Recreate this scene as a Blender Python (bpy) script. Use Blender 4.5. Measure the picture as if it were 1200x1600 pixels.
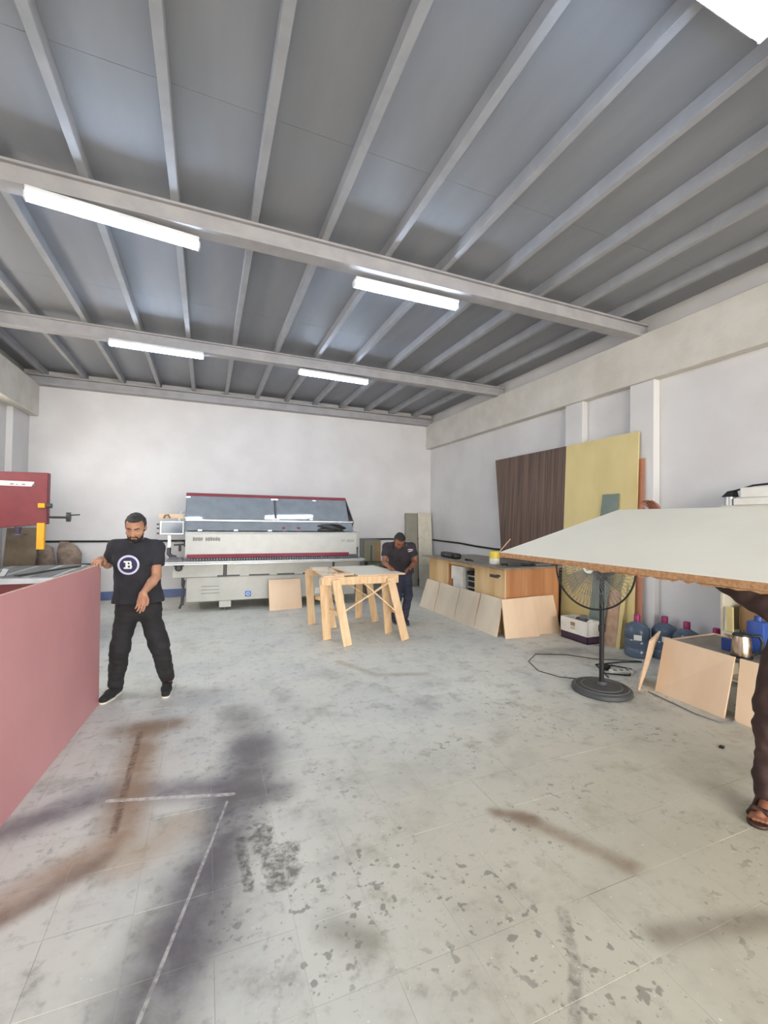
import bpy, bmesh, math, random
import numpy as np
from mathutils import Vector, Matrix
from mathutils.bvhtree import BVHTree

random.seed(7); rng = np.random.default_rng(7)
for o in list(bpy.data.objects): bpy.data.objects.remove(o)
SC = bpy.context.scene; COL = SC.collection
PI = math.pi

# ------------------------------------------------------------------ camera, world, exposure
FPX, YAW, PITCH, ROLL, EYE = 683.0, math.radians(22.1), math.radians(1.2), math.radians(0.8), 1.63
f_ = Vector((math.sin(YAW)*math.cos(PITCH), math.cos(YAW)*math.cos(PITCH), math.sin(PITCH)))
r_ = Vector((math.cos(YAW), -math.sin(YAW), 0)); u_ = r_.cross(f_)
r2 = r_*math.cos(ROLL)+u_*math.sin(ROLL); u2 = u_*math.cos(ROLL)-r_*math.sin(ROLL)
cam_d = bpy.data.cameras.new('camera'); cam = bpy.data.objects.new('camera', cam_d); COL.objects.link(cam)
cam.matrix_world = Matrix(((r2.x,u2.x,-f_.x,0),(r2.y,u2.y,-f_.y,0),(r2.z,u2.z,-f_.z,EYE),(0,0,0,1)))
cam_d.sensor_fit = 'HORIZONTAL'; cam_d.sensor_width = 36; cam_d.lens = FPX/1200*36
cam_d.clip_start = 0.05; cam_d.clip_end = 200
SC.camera = cam
SC.view_settings.view_transform = 'Standard'; SC.view_settings.look = 'None'
SC.view_settings.gamma = 1; SC.view_settings.use_curve_mapping = False
SC.view_settings.exposure = 0.9
W = bpy.data.worlds.new('World'); SC.world = W; W.use_nodes = True
bg = W.node_tree.nodes['Background']; bg.inputs[0].default_value = (1.0, 0.98, 0.945, 1); bg.inputs[1].default_value = 8.6
LED_STRENGTH = 36.0; LED_COLOR = (0.64, 0.79, 1.0)
# daylight enters through the open shutter door behind the viewer: portal over that opening
DOOR = (-2.8, 5.0, 3.9, -6.5)      # x0, x1, height, y of the front wall
pl = bpy.data.lights.new('door_portal', 'AREA'); pl.shape = 'RECTANGLE'; pl.size = DOOR[1]-DOOR[0]; pl.size_y = DOOR[2]
pl.cycles.is_portal = True
po = bpy.data.objects.new('door_portal', pl); COL.objects.link(po)
WINS = ((4.7,6.4),(7.0,8.7)); WZ = (2.3,3.3)     # two unseen windows added in the left wall to brighten the far right wall
for wy0, wy1 in WINS:
    w_ = bpy.data.lights.new('window_portal', 'AREA'); w_.shape = 'RECTANGLE'; w_.size = WZ[1]-WZ[0]; w_.size_y = wy1-wy0; w_.cycles.is_portal = True
    wo = bpy.data.objects.new('window_portal', w_); COL.objects.link(wo); wo.location = (-3.30,(wy0+wy1)/2,sum(WZ)/2); wo.rotation_euler = (0,-PI/2,0)   # faces +X
po.location = ((DOOR[0]+DOOR[1])/2, DOOR[3]-0.05, DOOR[2]/2); po.rotation_euler = (PI/2, 0, 0)   # faces +Y (into the hall)

# ------------------------------------------------------------------ materials
def lin(c):
    return tuple(((v/255)/12.92 if v/255 <= .04045 else ((v/255+.055)/1.055)**2.4) for v in c)+(1,)
class NT:
    def __init__(s, name):
        s.m = bpy.data.materials.new(name); s.m.use_nodes = True; s.t = s.m.node_tree
        s.b = s.t.nodes['Principled BSDF']
    def n(s, ty): return s.t.nodes.new(ty)
    def put(s, sock, v):
        if hasattr(v, 'is_output') or isinstance(v, bpy.types.NodeSocket): s.t.links.new(v, sock)
        else: sock.default_value = v
    def math(s, op, a, b=0.0, clamp=False):
        n = s.n('ShaderNodeMath'); n.operation = op; n.use_clamp = clamp
        s.put(n.inputs[0], a); s.put(n.inputs[1], b); return n.outputs[0]
    def vm(s, op, a, b=(0,0,0)):
        n = s.n('ShaderNodeVectorMath'); n.operation = op; s.put(n.inputs[0], a); s.put(n.inputs[1], b)
        return n.outputs['Value'] if op in ('DOT_PRODUCT','LENGTH','DISTANCE') else n.outputs[0]
    def scale(s, v, k):
        n = s.n('ShaderNodeVectorMath'); n.operation = 'SCALE'; s.put(n.inputs[0], v); s.put(n.inputs['Scale'], k); return n.outputs[0]
    def noise(s, vec, sc, det=3, rough=.55):
        n = s.n('ShaderNodeTexNoise'); s.put(n.inputs['Vector'], vec); n.inputs['Scale'].default_value = sc
        n.inputs['Detail'].default_value = det; n.inputs['Roughness'].default_value = rough; return n.outputs['Fac']
    def mix(s, f, a, b):
        n = s.n('ShaderNodeMix'); n.data_type = 'RGBA'; s.put(n.inputs[0], f); s.put(n.inputs[6], a); s.put(n.inputs[7], b); return n.outputs[2]
    def ss(s, v, lo, hi, a=0.0, b=1.0):
        n = s.n('ShaderNodeMapRange'); n.interpolation_type = 'SMOOTHSTEP'
        s.put(n.inputs[0], v)
        for i, q in zip((1,2,3,4), (lo,hi,a,b)): n.inputs[i].default_value = q
        return n.outputs[0]
    def pos(s): return s.n('ShaderNodeNewGeometry').outputs['Position']
    def obj(s): return s.n('ShaderNodeTexCoord').outputs['Object']
    def bump(s, h, strength=.2, dist=.01):
        n = s.n('ShaderNodeBump'); n.inputs['Strength'].default_value = strength; n.inputs['Distance'].default_value = dist
        s.put(n.inputs['Height'], h); s.put(s.b.inputs['Normal'], n.outputs[0])
def pm(name, c, rough=.5, metal=0, c2=None, sc=6, stretch=(1,1,1), bump=0, bsc=None, var=.06, spec=None, emit=None, alpha=None, trans=None, det=3):
    k = NT(name); b = k.b
    if c2 is None: c2 = tuple(max(0, v*(1-var)) for v in c)
    v = k.vm('MULTIPLY', k.obj(), stretch)
    f = k.ss(k.noise(v, sc, det), .32, .68)
    k.put(b.inputs['Base Color'], k.mix(f, lin(c), lin(c2)))
    b.inputs['Roughness'].default_value = rough; b.inputs['Metallic'].default_value = metal
    if spec is not None: b.inputs['Specular IOR Level'].default_value = spec
    if bump: k.bump(k.noise(v, bsc or sc*6, 3), bump)
    if alpha is not None: b.inputs['Alpha'].default_value = alpha
    if trans is not None: b.inputs['Transmission Weight'].default_value = trans
    if emit: b.inputs['Emission Color'].default_value = emit[0]+(1,); b.inputs['Emission Strength'].default_value = emit[1]
    return k.m
M = {}
M['wall'] = pm('white wall paint', (210,208,207), .75, c2=(202,199,198), sc=1.2, bump=.12, bsc=30)
M['rc'] = pm('rough whitewashed concrete', (208,203,195), .85, c2=(196,191,182), sc=2.5, bump=.3, bsc=22)
M['blue'] = pm('blue skirting paint', (92,108,148), .5, c2=(82,98,138))
M['deck'] = pm('grey roof deck', (143,145,151), .6, c2=(135,137,143), sc=3, stretch=(1,.2,1), bump=.05, bsc=60)
M['steel'] = pm('grey painted steel', (166,164,166), .55, c2=(155,153,156), sc=4)
M['purlin'] = pm('grey painted purlin', (160,161,165), .6, c2=(150,151,155), sc=4)
M['outside'] = pm('pale outside ground', (205,195,175), .9)
M['grout'] = pm('pale floor joint', (206,203,194), .9, c2=(150,147,140), sc=2.2)
M['led_body'] = pm('white lamp housing', (225,228,232), .4)
M['cream'] = pm('cream laminate', (230,222,203), .42, c2=(224,216,197), sc=1.5)
M['chip'] = pm('raw chipboard edge', (188,146,108), .85, c2=(158,116,80), sc=60, bump=.25, bsc=120)
M['pink'] = pm('pink laminate', (206,148,149), .45, c2=(198,140,142), sc=1.2)
M['palewood'] = pm('pale wood edge', (222,190,160), .7, c2=(206,170,138), sc=30)
M['ply'] = pm('pale plywood', (228,200,170), .6, c2=(218,188,156), sc=3, stretch=(1,1,.3))
M['ply2'] = pm('creamy pine board', (224,210,188), .6, c2=(214,198,174), sc=3, stretch=(1,1,.3))
M['pine'] = pm('pine timber', (224,192,152), .6, c2=(206,170,128), sc=7, stretch=(3,3,.35))
M['counter'] = pm('pale pine counter front', (218,188,142), .55, c2=(194,158,110), sc=2.4, stretch=(1,2.6,.22))
M['counter2'] = pm('reddish plywood counter end', (196,142,98), .55, c2=(172,114,72), sc=2.6, stretch=(2.4,1,.2))
M['ctop'] = pm('grey worktop', (142,134,122), .5, c2=(122,114,104), sc=8)
M['yellow'] = pm('yellow mdf sheet', (212,194,138), .6, c2=(202,184,128), sc=2, stretch=(1,1,.5))
M['walnut'] = None
M['greenb'] = pm('grey green laminate', (116,130,121), .55)
M['orangeb'] = pm('orange brown board', (186,126,98), .6)
M['pinkish'] = pm('pinkish particle board', (196,164,138), .8, c2=(176,142,116), sc=9)
M['white'] = pm('white machine paint', (190,189,182), .35, c2=(184,183,176))
M['white2'] = pm('off white steel panel', (184,183,176), .4, c2=(177,176,169))
M['red'] = pm('dark red machine paint', (118,42,48), .45, c2=(110,38,44))
M['maroon'] = pm('maroon guard strip', (132,50,62), .45)
M['alu'] = pm('brushed aluminium', (196,198,200), .35, .6)
M['chrome'] = pm('steel', (205,205,205), .18, 1.0)
M['acrylic'] = pm('smoke tinted acrylic', (140,148,156), .05, alpha=.8, spec=.8)
M['dark'] = pm('dark grey steel', (70,70,72), .5)
M['dgrey'] = pm('mid grey panel', (112,112,114), .5)
M['black'] = pm('black plastic', (22,22,24), .5)
M['rubber'] = pm('black rubber cable', (30,29,28), .7)
M['screen'] = pm('grey screen glass', (84,98,114), .15)
M['sticker'] = pm('blue sticker', (40,110,190), .4)
M['print'] = pm('grey lettering', (128,126,120), .5)
M['print2'] = pm('light grey lettering', (168,168,162), .5)
M['yel'] = pm('yellow paint', (228,168,24), .45)
M['olive'] = pm('olive brown board', (120,106,86), .7, c2=(98,84,66), sc=3)
M['sack'] = pm('brown dust bag', (150,133,118), .9, c2=(118,102,90), sc=7, bump=.3)
M['beige'] = pm('beige steel', (206,198,178), .5)
M['taupe'] = pm('taupe board', (146,140,126), .6)
M['cabgrey'] = pm('grey cabinet', (104,104,106), .5)
M['cabolive'] = pm('olive cabinet door', (122,118,98), .5)
M['fanblade'] = pm('smoky fan plastic', (120,118,108), .4, alpha=.3)
M['cabgreen'] = pm('dark green case', (70,76,62), .5)
M['tan'] = pm('tan leatherette', (140,108,72), .5)
M['cardw'] = pm('white carton', (228,225,216), .6, c2=(216,212,204))
M['cardp'] = pm('dark purple carton', (64,42,62), .6)
M['cardb'] = pm('brown carton print', (150,128,96), .6)
M['bottle'] = pm('blue water bottle plastic', (92,108,128), .15, alpha=.82, spec=.5)
M['water'] = pm('bottle lower shade', (60,84,120), .2)
M['magenta'] = pm('magenta cap', (150,32,92), .4)
M['blueplastic'] = pm('bright blue plastic', (46,74,144), .4)
M['redplastic'] = pm('red plastic', (196,72,44), .4)
M['ylwlid'] = pm('yellow pot', (224,196,70), .4)
M['kettle'] = pm('brushed kettle steel', (206,190,170), .25, 1.0)
M['paper'] = pm('white paper', (228,228,222), .7)
M['skin1'] = pm('brown skin', (178,134,108), .55, c2=(160,116,92), sc=9, spec=.3)
M['skin2'] = pm('deep brown skin', (138,92,70), .5, c2=(122,78,60), sc=9, spec=.3)
M['hair'] = pm('black hair', (34,30,30), .7, c2=(22,20,20), sc=40, bump=.6, bsc=140)
M['grizzle'] = pm('dark greying hair', (58,54,54), .75, c2=(34,30,30), sc=30, bump=.6, bsc=140)
M['lip'] = pm('lip', (140,80,70), .5)
M['eyew'] = pm('eye white', (220,210,200), .3)
M['tee'] = pm('black cotton', (40,40,47), .9, c2=(32,32,38), sc=10, bump=.15, bsc=40)
M['tee2'] = pm('faded black cotton', (50,44,50), .9, c2=(40,36,42), sc=10, bump=.15, bsc=40)
M['trouser'] = pm('black work trousers', (38,36,39), .9, c2=(28,27,29), sc=8, bump=.2, bsc=30)
M['jeans'] = pm('dark navy jeans', (50,52,70), .9, c2=(38,40,56), sc=9, bump=.2, bsc=60)
M['kurta'] = pm('dark brown cotton', (70,50,46), .9, c2=(54,38,36), sc=6, bump=.2, bsc=25)
M['sock'] = pm('red sock', (150,52,62), .9)
M['sole'] = pm('pale sole', (220,214,200), .6)
M['leather'] = pm('brown sandal leather', (66,44,36), .5)
M['badge'] = pm('lilac white print', (196,194,220), .7)
M['badge2'] = pm('navy print', (44,46,82), .8)
M['badgew'] = pm('white print', (228,228,224), .7)
M['denimpatch'] = pm('faded denim', (112,116,130), .9)
M['purple'] = pm('purple grey steel', (72,62,82), .4)
M['led'] = NT('glowing led tube').m
_b = M['led'].node_tree.nodes['Principled BSDF']; _b.inputs['Base Color'].default_value = (.9,.95,1,1)
_b.inputs['Emission Color'].default_value = LED_COLOR+(1,); _b.inputs['Emission Strength'].default_value = LED_STRENGTH
# walnut laminate: long vertical grain
k = NT('dark walnut laminate'); v = k.vm('MULTIPLY', k.obj(), (1, 9, .25))
g = k.noise(v, 2.2, 6, .62); g2 = k.noise(k.vm('MULTIPLY', k.obj(), (1, 60, .8)), 2.0, 3)
c = k.mix(k.ss(g, .35, .66), lin((112,90,78)), lin((80,64,56))); c = k.mix(k.math('MULTIPLY', k.ss(g2, .5, .75), .45), c, lin((66,52,46)))
k.put(k.b.inputs['Base Color'], c); k.b.inputs['Roughness'].default_value = .5; M['walnut'] = k.m

def floor_material():
    k = NT('stained cement tile'); P = k.pos()
    sx = k.n('ShaderNodeSeparateXYZ'); k.put(sx.inputs[0], P); X, Y = sx.outputs[0], sx.outputs[1]
    cb = k.n('ShaderNodeCombineXYZ'); k.put(cb.inputs[0], X); k.put(cb.inputs[1], Y); p = cb.outputs[0]
    wob = k.math('SUBTRACT', k.noise(p, 9, 4, .6), .5); wob2 = k.math('SUBTRACT', k.noise(p, 3.2, 3, .6), .5)
    n1 = k.noise(p, .9, 5, .6); n2 = k.noise(p, 3.5, 6, .65); n3 = k.noise(p, 14, 5, .6); n4 = k.noise(k.vm('ADD', p, (7.3,2.1,0)), 1.6, 5, .62)
    # tile to tile difference
    sn = k.vm('FLOOR', k.scale(k.vm('ADD', p, (-.06+.305*40, -1.465+.305*40, 0)), 1/.305))
    wn = k.n('ShaderNodeTexWhiteNoise'); wn.noise_dimensions = '3D'; k.put(wn.inputs['Vector'], sn)
    base = k.mix(k.ss(n1, .35, .65), lin((214,212,201)), lin((203,203,196)))
    base = k.mix(k.math('MULTIPLY', wn.outputs['Value'], .12), base, lin((176,174,166)))
    base = k.mix(k.math('MULTIPLY', k.ss(n4, .48, .72), k.ss(Y, 6.0, 2.5, .28, .55)), base, lin((150,150,145)))
    base = k.mix(k.math('MULTIPLY', k.ss(n2, .50, .70), k.ss(Y, 6.0, 2.5, .34, .56)), base, lin((146,143,132)))
    base = k.mix(k.math('MULTIPLY', k.ss(n3, .54, .72), .42), base, lin((138,136,128)))
    # yellowish glue film on the near right part
    base = k.mix(k.math('MULTIPLY', k.math('MULTIPLY', k.ss(X, .2, 1.2), k.ss(Y, 3.6, 1.8)), .6), base, lin((172,163,140)))
    # drips and spots
    dm = k.math('MULTIPLY', k.ss(k.noise(k.vm('ADD', p, (3.1,9.4,0)), 1.3, 2), .46, .6), k.ss(Y, 5.5, 2.0))
    sp = k.ss(k.noise(p, 17, 2, .5), .605, .66)
    base = k.mix(k.math('MULTIPLY', k.math('MULTIPLY', sp, dm), .62), base, lin((108,103,94)))
    sp2 = k.ss(k.noise(k.vm('ADD', p, (1.7,4.4,0)), 38, 2, .5), .65, .70)
    base = k.mix(k.math('MULTIPLY', k.math('MULTIPLY', sp2, dm), .5), base, lin((98,92,84)))
    sp3 = k.ss(k.noise(k.vm('ADD', p, (5.7,1.4,0)), 60, 1, .5), .74, .77)
    base = k.mix(k.math('MULTIPLY', sp3, .7), base, lin((226,225,218)))
    def dist(a, b, off=0.0):
        a = Vector((a[0], a[1], 0)); b = Vector((b[0], b[1], 0)); ba = b-a
        pa = k.vm('SUBTRACT', p, tuple(a))
        h = k.math('DIVIDE', k.vm('DOT_PRODUCT', pa, tuple(ba)), ba.length_squared, True)
        return k.vm('LENGTH', k.vm('SUBTRACT', pa, k.scale(tuple(ba), h)))
    def stain(base, pts, w, soft, col, amt, wamp=.05):
        d = None
        for a, b in zip(pts, pts[1:]):
            e = dist(a, b); d = e if d is None else k.math('MINIMUM', d, e)
        d = k.math('ADD', d, k.math('MULTIPLY', wob2, wamp)); d = k.math('ADD', d, k.math('MULTIPLY', wob, wamp*.6))
        m_ = k.math('MULTIPLY', k.ss(d, w*.3, w+soft*1.7, 1, 0), k.ss(n2, .25, .6,   .6, 1.0)) if soft > .03 else k.math('MULTIPLY', k.ss(d, w, w+soft, 1, 0), k.ss(k.noise(p, 26, 4, .65), .36, .62, .25, 1.0))
        return k.mix(k.math('MULTIPLY', m_, amt), base, lin(col))
    line = [(.30,3.2),(.14,2.69),(.06,2.40),(-.17,1.63),(-.42,.80)]
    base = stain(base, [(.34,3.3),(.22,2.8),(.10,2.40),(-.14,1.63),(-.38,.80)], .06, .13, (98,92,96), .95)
    base = stain(base, [(.3,2.75),(.38,3.25),(.3,3.9)], .02, .14, (126,122,118), .7, .15)
    base = stain(base, [(.45,2.7),(.2,2.74)], .02, .09, (104,98,96), .8)
    base = stain(base, [(-1.05,2.80),(-.52,3.02),(.1,2.86)], .02, .10, (108,100,106), .85)
    base = stain(base, [(-.395,3.85),(-.375,2.64)], .025, .10, (158,132,106), .9, .02)
    base = stain(base, [(-.55,3.87),(-.2,3.87)], .01, .12, (140,118,96), .8)
    base = stain(base, [(-.43,3.80),(-.41,2.62)], .008, .022, (112,88,72), .9, .006)
    base = stain(base, [(-.40,2.54),(-.80,2.29),(-1.25,2.16)], .03, .08, (158,130,104), .85, .04)
    base = stain(base, [(-.41,2.46),(-.78,2.21),(-1.2,2.08)], .008, .05, (120,96,80), .8, .02)
    base = stain(base, [(-.10,2.56),(-.30,2.40)], .02, .10, (172,150,122), .7, .04)
    base = stain(base, [(.19,2.36),(.21,2.04)], .012, .02, (92,90,80), .9, .09)
    base = stain(base, [(.30,2.34),(.33,2.05),(.40,2.2)], .035, .03, (98,96,84), .85, .22)
    base = stain(base, [(1.66,1.97),(1.90,1.52)], .012, .05, (140,120,100), .8, .04)
    base = stain(base, [(1.55,2.06),(1.7,1.95)], .012, .04, (128,108,90), .8, .04)
    base = stain(base, [(1.70,1.22),(2.2,1.10)], .01, .05, (132,122,108), .8, .03)
    base = stain(base, [(1.42,1.44),(1.30,1.26),(1.12,1.08)], .012, .02, (128,122,110), .7, .04)
    base = stain(base, [(.5,1.72),(.62,1.62)], .03, .05, (124,118,102), .7, .08)
    base = stain(base, [(1.45,4.9),(1.7,4.35),(2.2,4.2)], .01, .05, (158,150,126), .7, .05)
    base = stain(base, [(4.0,4.35),(4.5,4.3),(4.7,3.9)], .05, .14, (128,126,120), .6, .15)
    base = stain(base, [(-.49,2.95),(.18,2.76)], .012, .006, (212,208,200), .9, .004)
    base = stain(base, [(.145,2.70),(.06,2.40),(-.17,1.63),(-.42,.80)], .005, .004, (196,190,184), .85, .004)
    k.put(k.b.inputs['Base Color'], base)
    k.put(k.b.inputs['Roughness'], k.ss(n2, .3, .7, .42, .62))
    k.b.inputs['Specular IOR Level'].default_value = .45
    k.bump(n3, .12, .004)
    return k.m
M['floor'] = floor_material()

# ------------------------------------------------------------------ mesh helpers
WLOC = {}
def _finish(o, parent, verts_shift=True):
    if parent is not None:
        o.parent = parent
        off = WLOC[parent.name]; o.data.transform(Matrix.Translation(-off)); WLOC[o.name] = off
    else:
        bb = [v.co for v in o.data.vertices]
        lo = Vector((min(c.x for c in bb), min(c.y for c in bb), min(c.z for c in bb))); hi = Vector((max(c.x for c in bb), max(c.y for c in bb), max(c.z for c in bb)))
        off = Vector(((lo.x+hi.x)/2, (lo.y+hi.y)/2, lo.z)); o.data.transform(Matrix.Translation(-off)); o.location = off; WLOC[o.name] = off
def tag(o, label=None, cat=None, group=None, kind=None):
    if label: o['label'] = label
    if cat: o['category'] = cat
    if group: o['group'] = group
    if kind: o['kind'] = kind
    return o
def thing(name, loc, label, cat, group=None, kind=None):
    o = bpy.data.objects.new(name, None); COL.objects.link(o); o.location = loc; WLOC[o.name] = Vector(loc); o.empty_display_size = .1
    return tag(o, label, cat, group, kind)
class B:
    def __init__(s): s.bm = bmesh.new()
    def box(s, lo, hi, bev=0, rot=None, seg=1, pivot=None):
        lo = Vector(lo); hi = Vector(hi); c = (lo+hi)/2; d = hi-lo
        b2 = bmesh.new(); bmesh.ops.create_cube(b2, size=1); bmesh.ops.scale(b2, vec=d, verts=b2.verts)
        if bev: bmesh.ops.bevel(b2, geom=b2.edges[:], offset=min(bev, min(d)*.45), segments=seg, affect='EDGES', profile=.5)
        T = Matrix.Translation(c)
        if rot is not None:
            pv = Vector(pivot) if pivot is not None else c
            T = Matrix.Translation(pv) @ rot.to_4x4() @ Matrix.Translation(c-pv)
        b2.transform(T); s._add(b2); return s
    def _add(s, b2):
        me = bpy.data.meshes.new('t'); b2.to_mesh(me); b2.free(); s.bm.from_mesh(me); bpy.data.meshes.remove(me)
    def poly(s, verts, faces):
        vs = [s.bm.verts.new(v) for v in verts]
        for f in faces: s.bm.faces.new([vs[i] for i in f])
        return s
    def slab(s, q, th, nu=1, nv=1, fn=None):
        # q: four corners of the top face (counter clockwise seen from the top); th: thickness pushed along minus normal
        q = [Vector(v) for v in q]; n = (q[1]-q[0]).cross(q[3]-q[0]).normalized()
        top, bot = [], []
        for j in range(nv+1):
            for i in range(nu+1):
                a, b = i/nu, j/nv; P = (q[0]*(1-a)+q[1]*a)*(1-b)+(q[3]*(1-a)+q[2]*a)*b
                if fn: P = P+fn(a, b)
                top.append(s.bm.verts.new(P)); bot.append(s.bm.verts.new(P-n*th))
        I = lambda i, j: j*(nu+1)+i
        for j in range(nv):
            for i in range(nu):
                s.bm.faces.new([top[I(i,j)], top[I(i+1,j)], top[I(i+1,j+1)], top[I(i,j+1)]])
                s.bm.faces.new([bot[I(i,j)], bot[I(i,j+1)], bot[I(i+1,j+1)], bot[I(i+1,j)]])
        ring = [I(i,0) for i in range(nu)]+[I(nu,j) for j in range(nv)]+[I(i,nv) for i in range(nu,0,-1)]+[I(0,j) for j in range(nv,0,-1)]
        for a, b in zip(ring, ring[1:]+ring[:1]): s.bm.faces.new([top[b], top[a], bot[a], bot[b]])
        return s
    def cyl(s, a, b, r, r2=None, seg=16, cap=True):
        a = Vector(a); b = Vector(b); d = b-a; r2 = r if r2 is None else r2
        b2 = bmesh.new(); bmesh.ops.create_cone(b2, cap_ends=cap, segments=seg, radius1=r, radius2=r2, depth=d.length)
        b2.transform(Matrix.Translation((a+b)/2) @ d.to_track_quat('Z','Y').to_matrix().to_4x4()); s._add(b2); return s
    def bar(s, a, b, w, h, up=(0,0,1), bev=0):
        a = Vector(a); b = Vector(b); z = (b-a); L = z.length; z.normalize(); x = Vector(up).cross(z)
        if x.length < 1e-4: x = Vector((1,0,0))
        x.normalize(); y = z.cross(x)
        b2 = bmesh.new(); bmesh.ops.create_cube(b2, size=1); bmesh.ops.scale(b2, vec=(w,h,L), verts=b2.verts)
        if bev: bmesh.ops.bevel(b2, geom=b2.edges[:], offset=bev, segments=1, affect='EDGES')
        R = Matrix((x,y,z)).transposed().to_4x4(); b2.transform(Matrix.Translation((a+b)/2) @ R); s._add(b2); return s
    def tube(s, pts, r, seg=8, closed=False):
        pts = [Vector(p) for p in pts]; n = len(pts); rings = []; x0 = None
        for i, p in enumerate(pts):
            a = pts[(i-1) % n] if (closed or i > 0) else p; b = pts[(i+1) % n] if (closed or i < n-1) else p
            t = (b-a).normalized()
            if x0 is None:
                x0 = t.orthogonal().normalized()
            else:
                x0 = (x0-t*x0.dot(t)).normalized()
            y0 = t.cross(x0); rr = r[i] if isinstance(r, (list,tuple)) else r
            rings.append([s.bm.verts.new(p+(x0*math.cos(2*PI*q/seg)+y0*math.sin(2*PI*q/seg))*rr) for q in range(seg)])
        for i in range(n if closed else n-1):
            A, C = rings[i], rings[(i+1) % n]
            for q in range(seg): s.bm.faces.new([A[q], A[(q+1)%seg], C[(q+1)%seg], C[q]])
        if not closed: s.bm.faces.new(rings[0][::-1]); s.bm.faces.new(rings[-1])
        return s
    def lathe(s, prof, c=(0,0,0), seg=32, rot=None):
        c = Vector(c); rings = []
        for (r, z) in prof:
            rings.append([s.bm.verts.new((max(r,1e-4)*math.cos(2*PI*q/seg), max(r,1e-4)*math.sin(2*PI*q/seg), z)) for q in range(seg)])
        vs = [v for R in rings for v in R]
        for A, C in zip(rings, rings[1:]):
            for q in range(seg): s.bm.faces.new([A[q], A[(q+1)%seg], C[(q+1)%seg], C[q]])
        s.bm.faces.new(rings[0][::-1]); s.bm.faces.new(rings[-1])
        T = Matrix.Translation(c) @ (rot.to_4x4() if rot is not None else Matrix.Identity(4))
        for v in vs: v.co = T @ v.co
        return s
    def prism(s, poly, axis, lo, hi, bev=0):
        # poly: 2d points in the two other axes (in x,y,z order); extruded along axis
        def P(q, t):
            l = list(q); l.insert('xyz'.index(axis), t); return l
        b2 = bmesh.new(); A = [b2.verts.new(P(q, lo)) for q in poly]; C = [b2.verts.new(P(q, hi)) for q in poly]
        n = len(poly); b2.faces.new(A[::-1]); b2.faces.new(C)
        for i in range(n): b2.faces.new([A[i], A[(i+1)%n], C[(i+1)%n], C[i]])
        bmesh.ops.recalc_face_normals(b2, faces=b2.faces[:])
        if bev: bmesh.ops.bevel(b2, geom=b2.edges[:], offset=bev, segments=1, affect='EDGES')
        s._add(b2); return s
    def ring(s, c, R, r, n=(0,0,1), seg=48, k=8):
        n = Vector(n).normalized(); x = n.orthogonal().normalized(); y = n.cross(x); c = Vector(c)
        return s.tube([c+(x*math.cos(2*PI*i/seg)+y*math.sin(2*PI*i/seg))*R for i in range(seg)], r, k, True)
    def out(s, name, mat, parent=None, smooth=None, recalc=True):
        if recalc: bmesh.ops.recalc_face_normals(s.bm, faces=s.bm.faces[:])
        me = bpy.data.meshes.new(name); s.bm.to_mesh(me); s.bm.free()
        me.materials.append(M[mat] if isinstance(mat, str) else mat)
        if smooth is not None:
            me.polygons.foreach_set('use_smooth', [True]*len(me.polygons)); me.set_sharp_from_angle(angle=math.radians(smooth))
        o = bpy.data.objects.new(name, me); COL.objects.link(o); _finish(o, parent); return o
def copy_tree(o, loc, parent=None):
    c = o.copy(); COL.objects.link(c); c.parent = parent
    if loc is not None: c.location = loc
    WLOC[c.name] = Vector(loc) if loc is not None else Vector()
    for ch in list(o.children): copy_tree(ch, None, c)
    return c
Rz = lambda a: Matrix.Rotation(a, 3, 'Z'); Rx = lambda a: Matrix.Rotation(a, 3, 'X'); Ry = lambda a: Matrix.Rotation(a, 3, 'Y')

# ------------------------------------------------------------------ the hall
XL, XR, YB, YF, ZC = -3.22, 5.40, 10.1, -6.5, 4.40
o = B().box((-16,-22,-.12), (18,YB+.4,-.02)).out('ground', 'outside'); tag(o, 'pale ground outside the open shutter door', 'ground', kind='structure')
fl = B().box((XL-.1,YF,-.03), (XR+.1,YB+.1,-.0013)).out('floor', 'grout'); tag(fl, 'stained grey cement tile floor', 'floor', kind='structure')
# tiles: the nearest 300 in view as single pieces, the others joined
T0 = .305; gap = .0016
tb = B().box((-T0/2+gap/2,-T0/2+gap/2,-.012), (T0/2-gap/2,T0/2-gap/2,0), bev=.0005)
tile0 = tb.out('floor_tile', 'floor', fl); tile_me = tile0.data; base_off = WLOC[fl.name]
tile_me.transform(Matrix.Translation(base_off))
bpy.data.objects.remove(tile0)
cells = []
for i in range(-12, 19):
    for j in range(-27, 30):
        x = .06+T0*(i+.5); y = 1.465+T0*(j+.5)
        if XL+.1 < x < XR-.05 and YF+.1 < y < YB-.1:
            d = Vector((x, y, -EYE)); cz = d.dot(f_); vis = cz > .2 and abs(d.dot(r2)/cz*FPX) < 690 and abs(d.dot(u2)/cz*FPX) < 880
            cells.append((0 if vis else 1, d.length, x, y))
cells.sort()
for kq, (nv, dd, x, y) in enumerate(cells[:300]):
    t = bpy.data.objects.new('floor_tile', tile_me); COL.objects.link(t); t.parent = fl
    t.location = (x-base_off.x, y-base_off.y, -base_off.z+random.uniform(-.0006,.0006))
rb = B(); vs, fs = [], []
for (nv, dd, x, y) in cells[300:]:
    h = T0/2-gap/2; n0 = len(vs)
    vs += [(x-h,y-h,0),(x+h,y-h,0),(x+h,y+h,0),(x-h,y+h,0),(x-h,y-h,-.01),(x+h,y-h,-.01),(x+h,y+h,-.01),(x-h,y+h,-.01)]
    fs += [[n0,n0+1,n0+2,n0+3]]+[[n0+a,n0+4+a,n0+4+(a+1)%4,n0+(a+1)%4] for a in range(4)]
rest = rb.poly(vs, fs).out('floor_tile_field', 'floor', fl, recalc=False); rest['kind'] = 'stuff'

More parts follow.
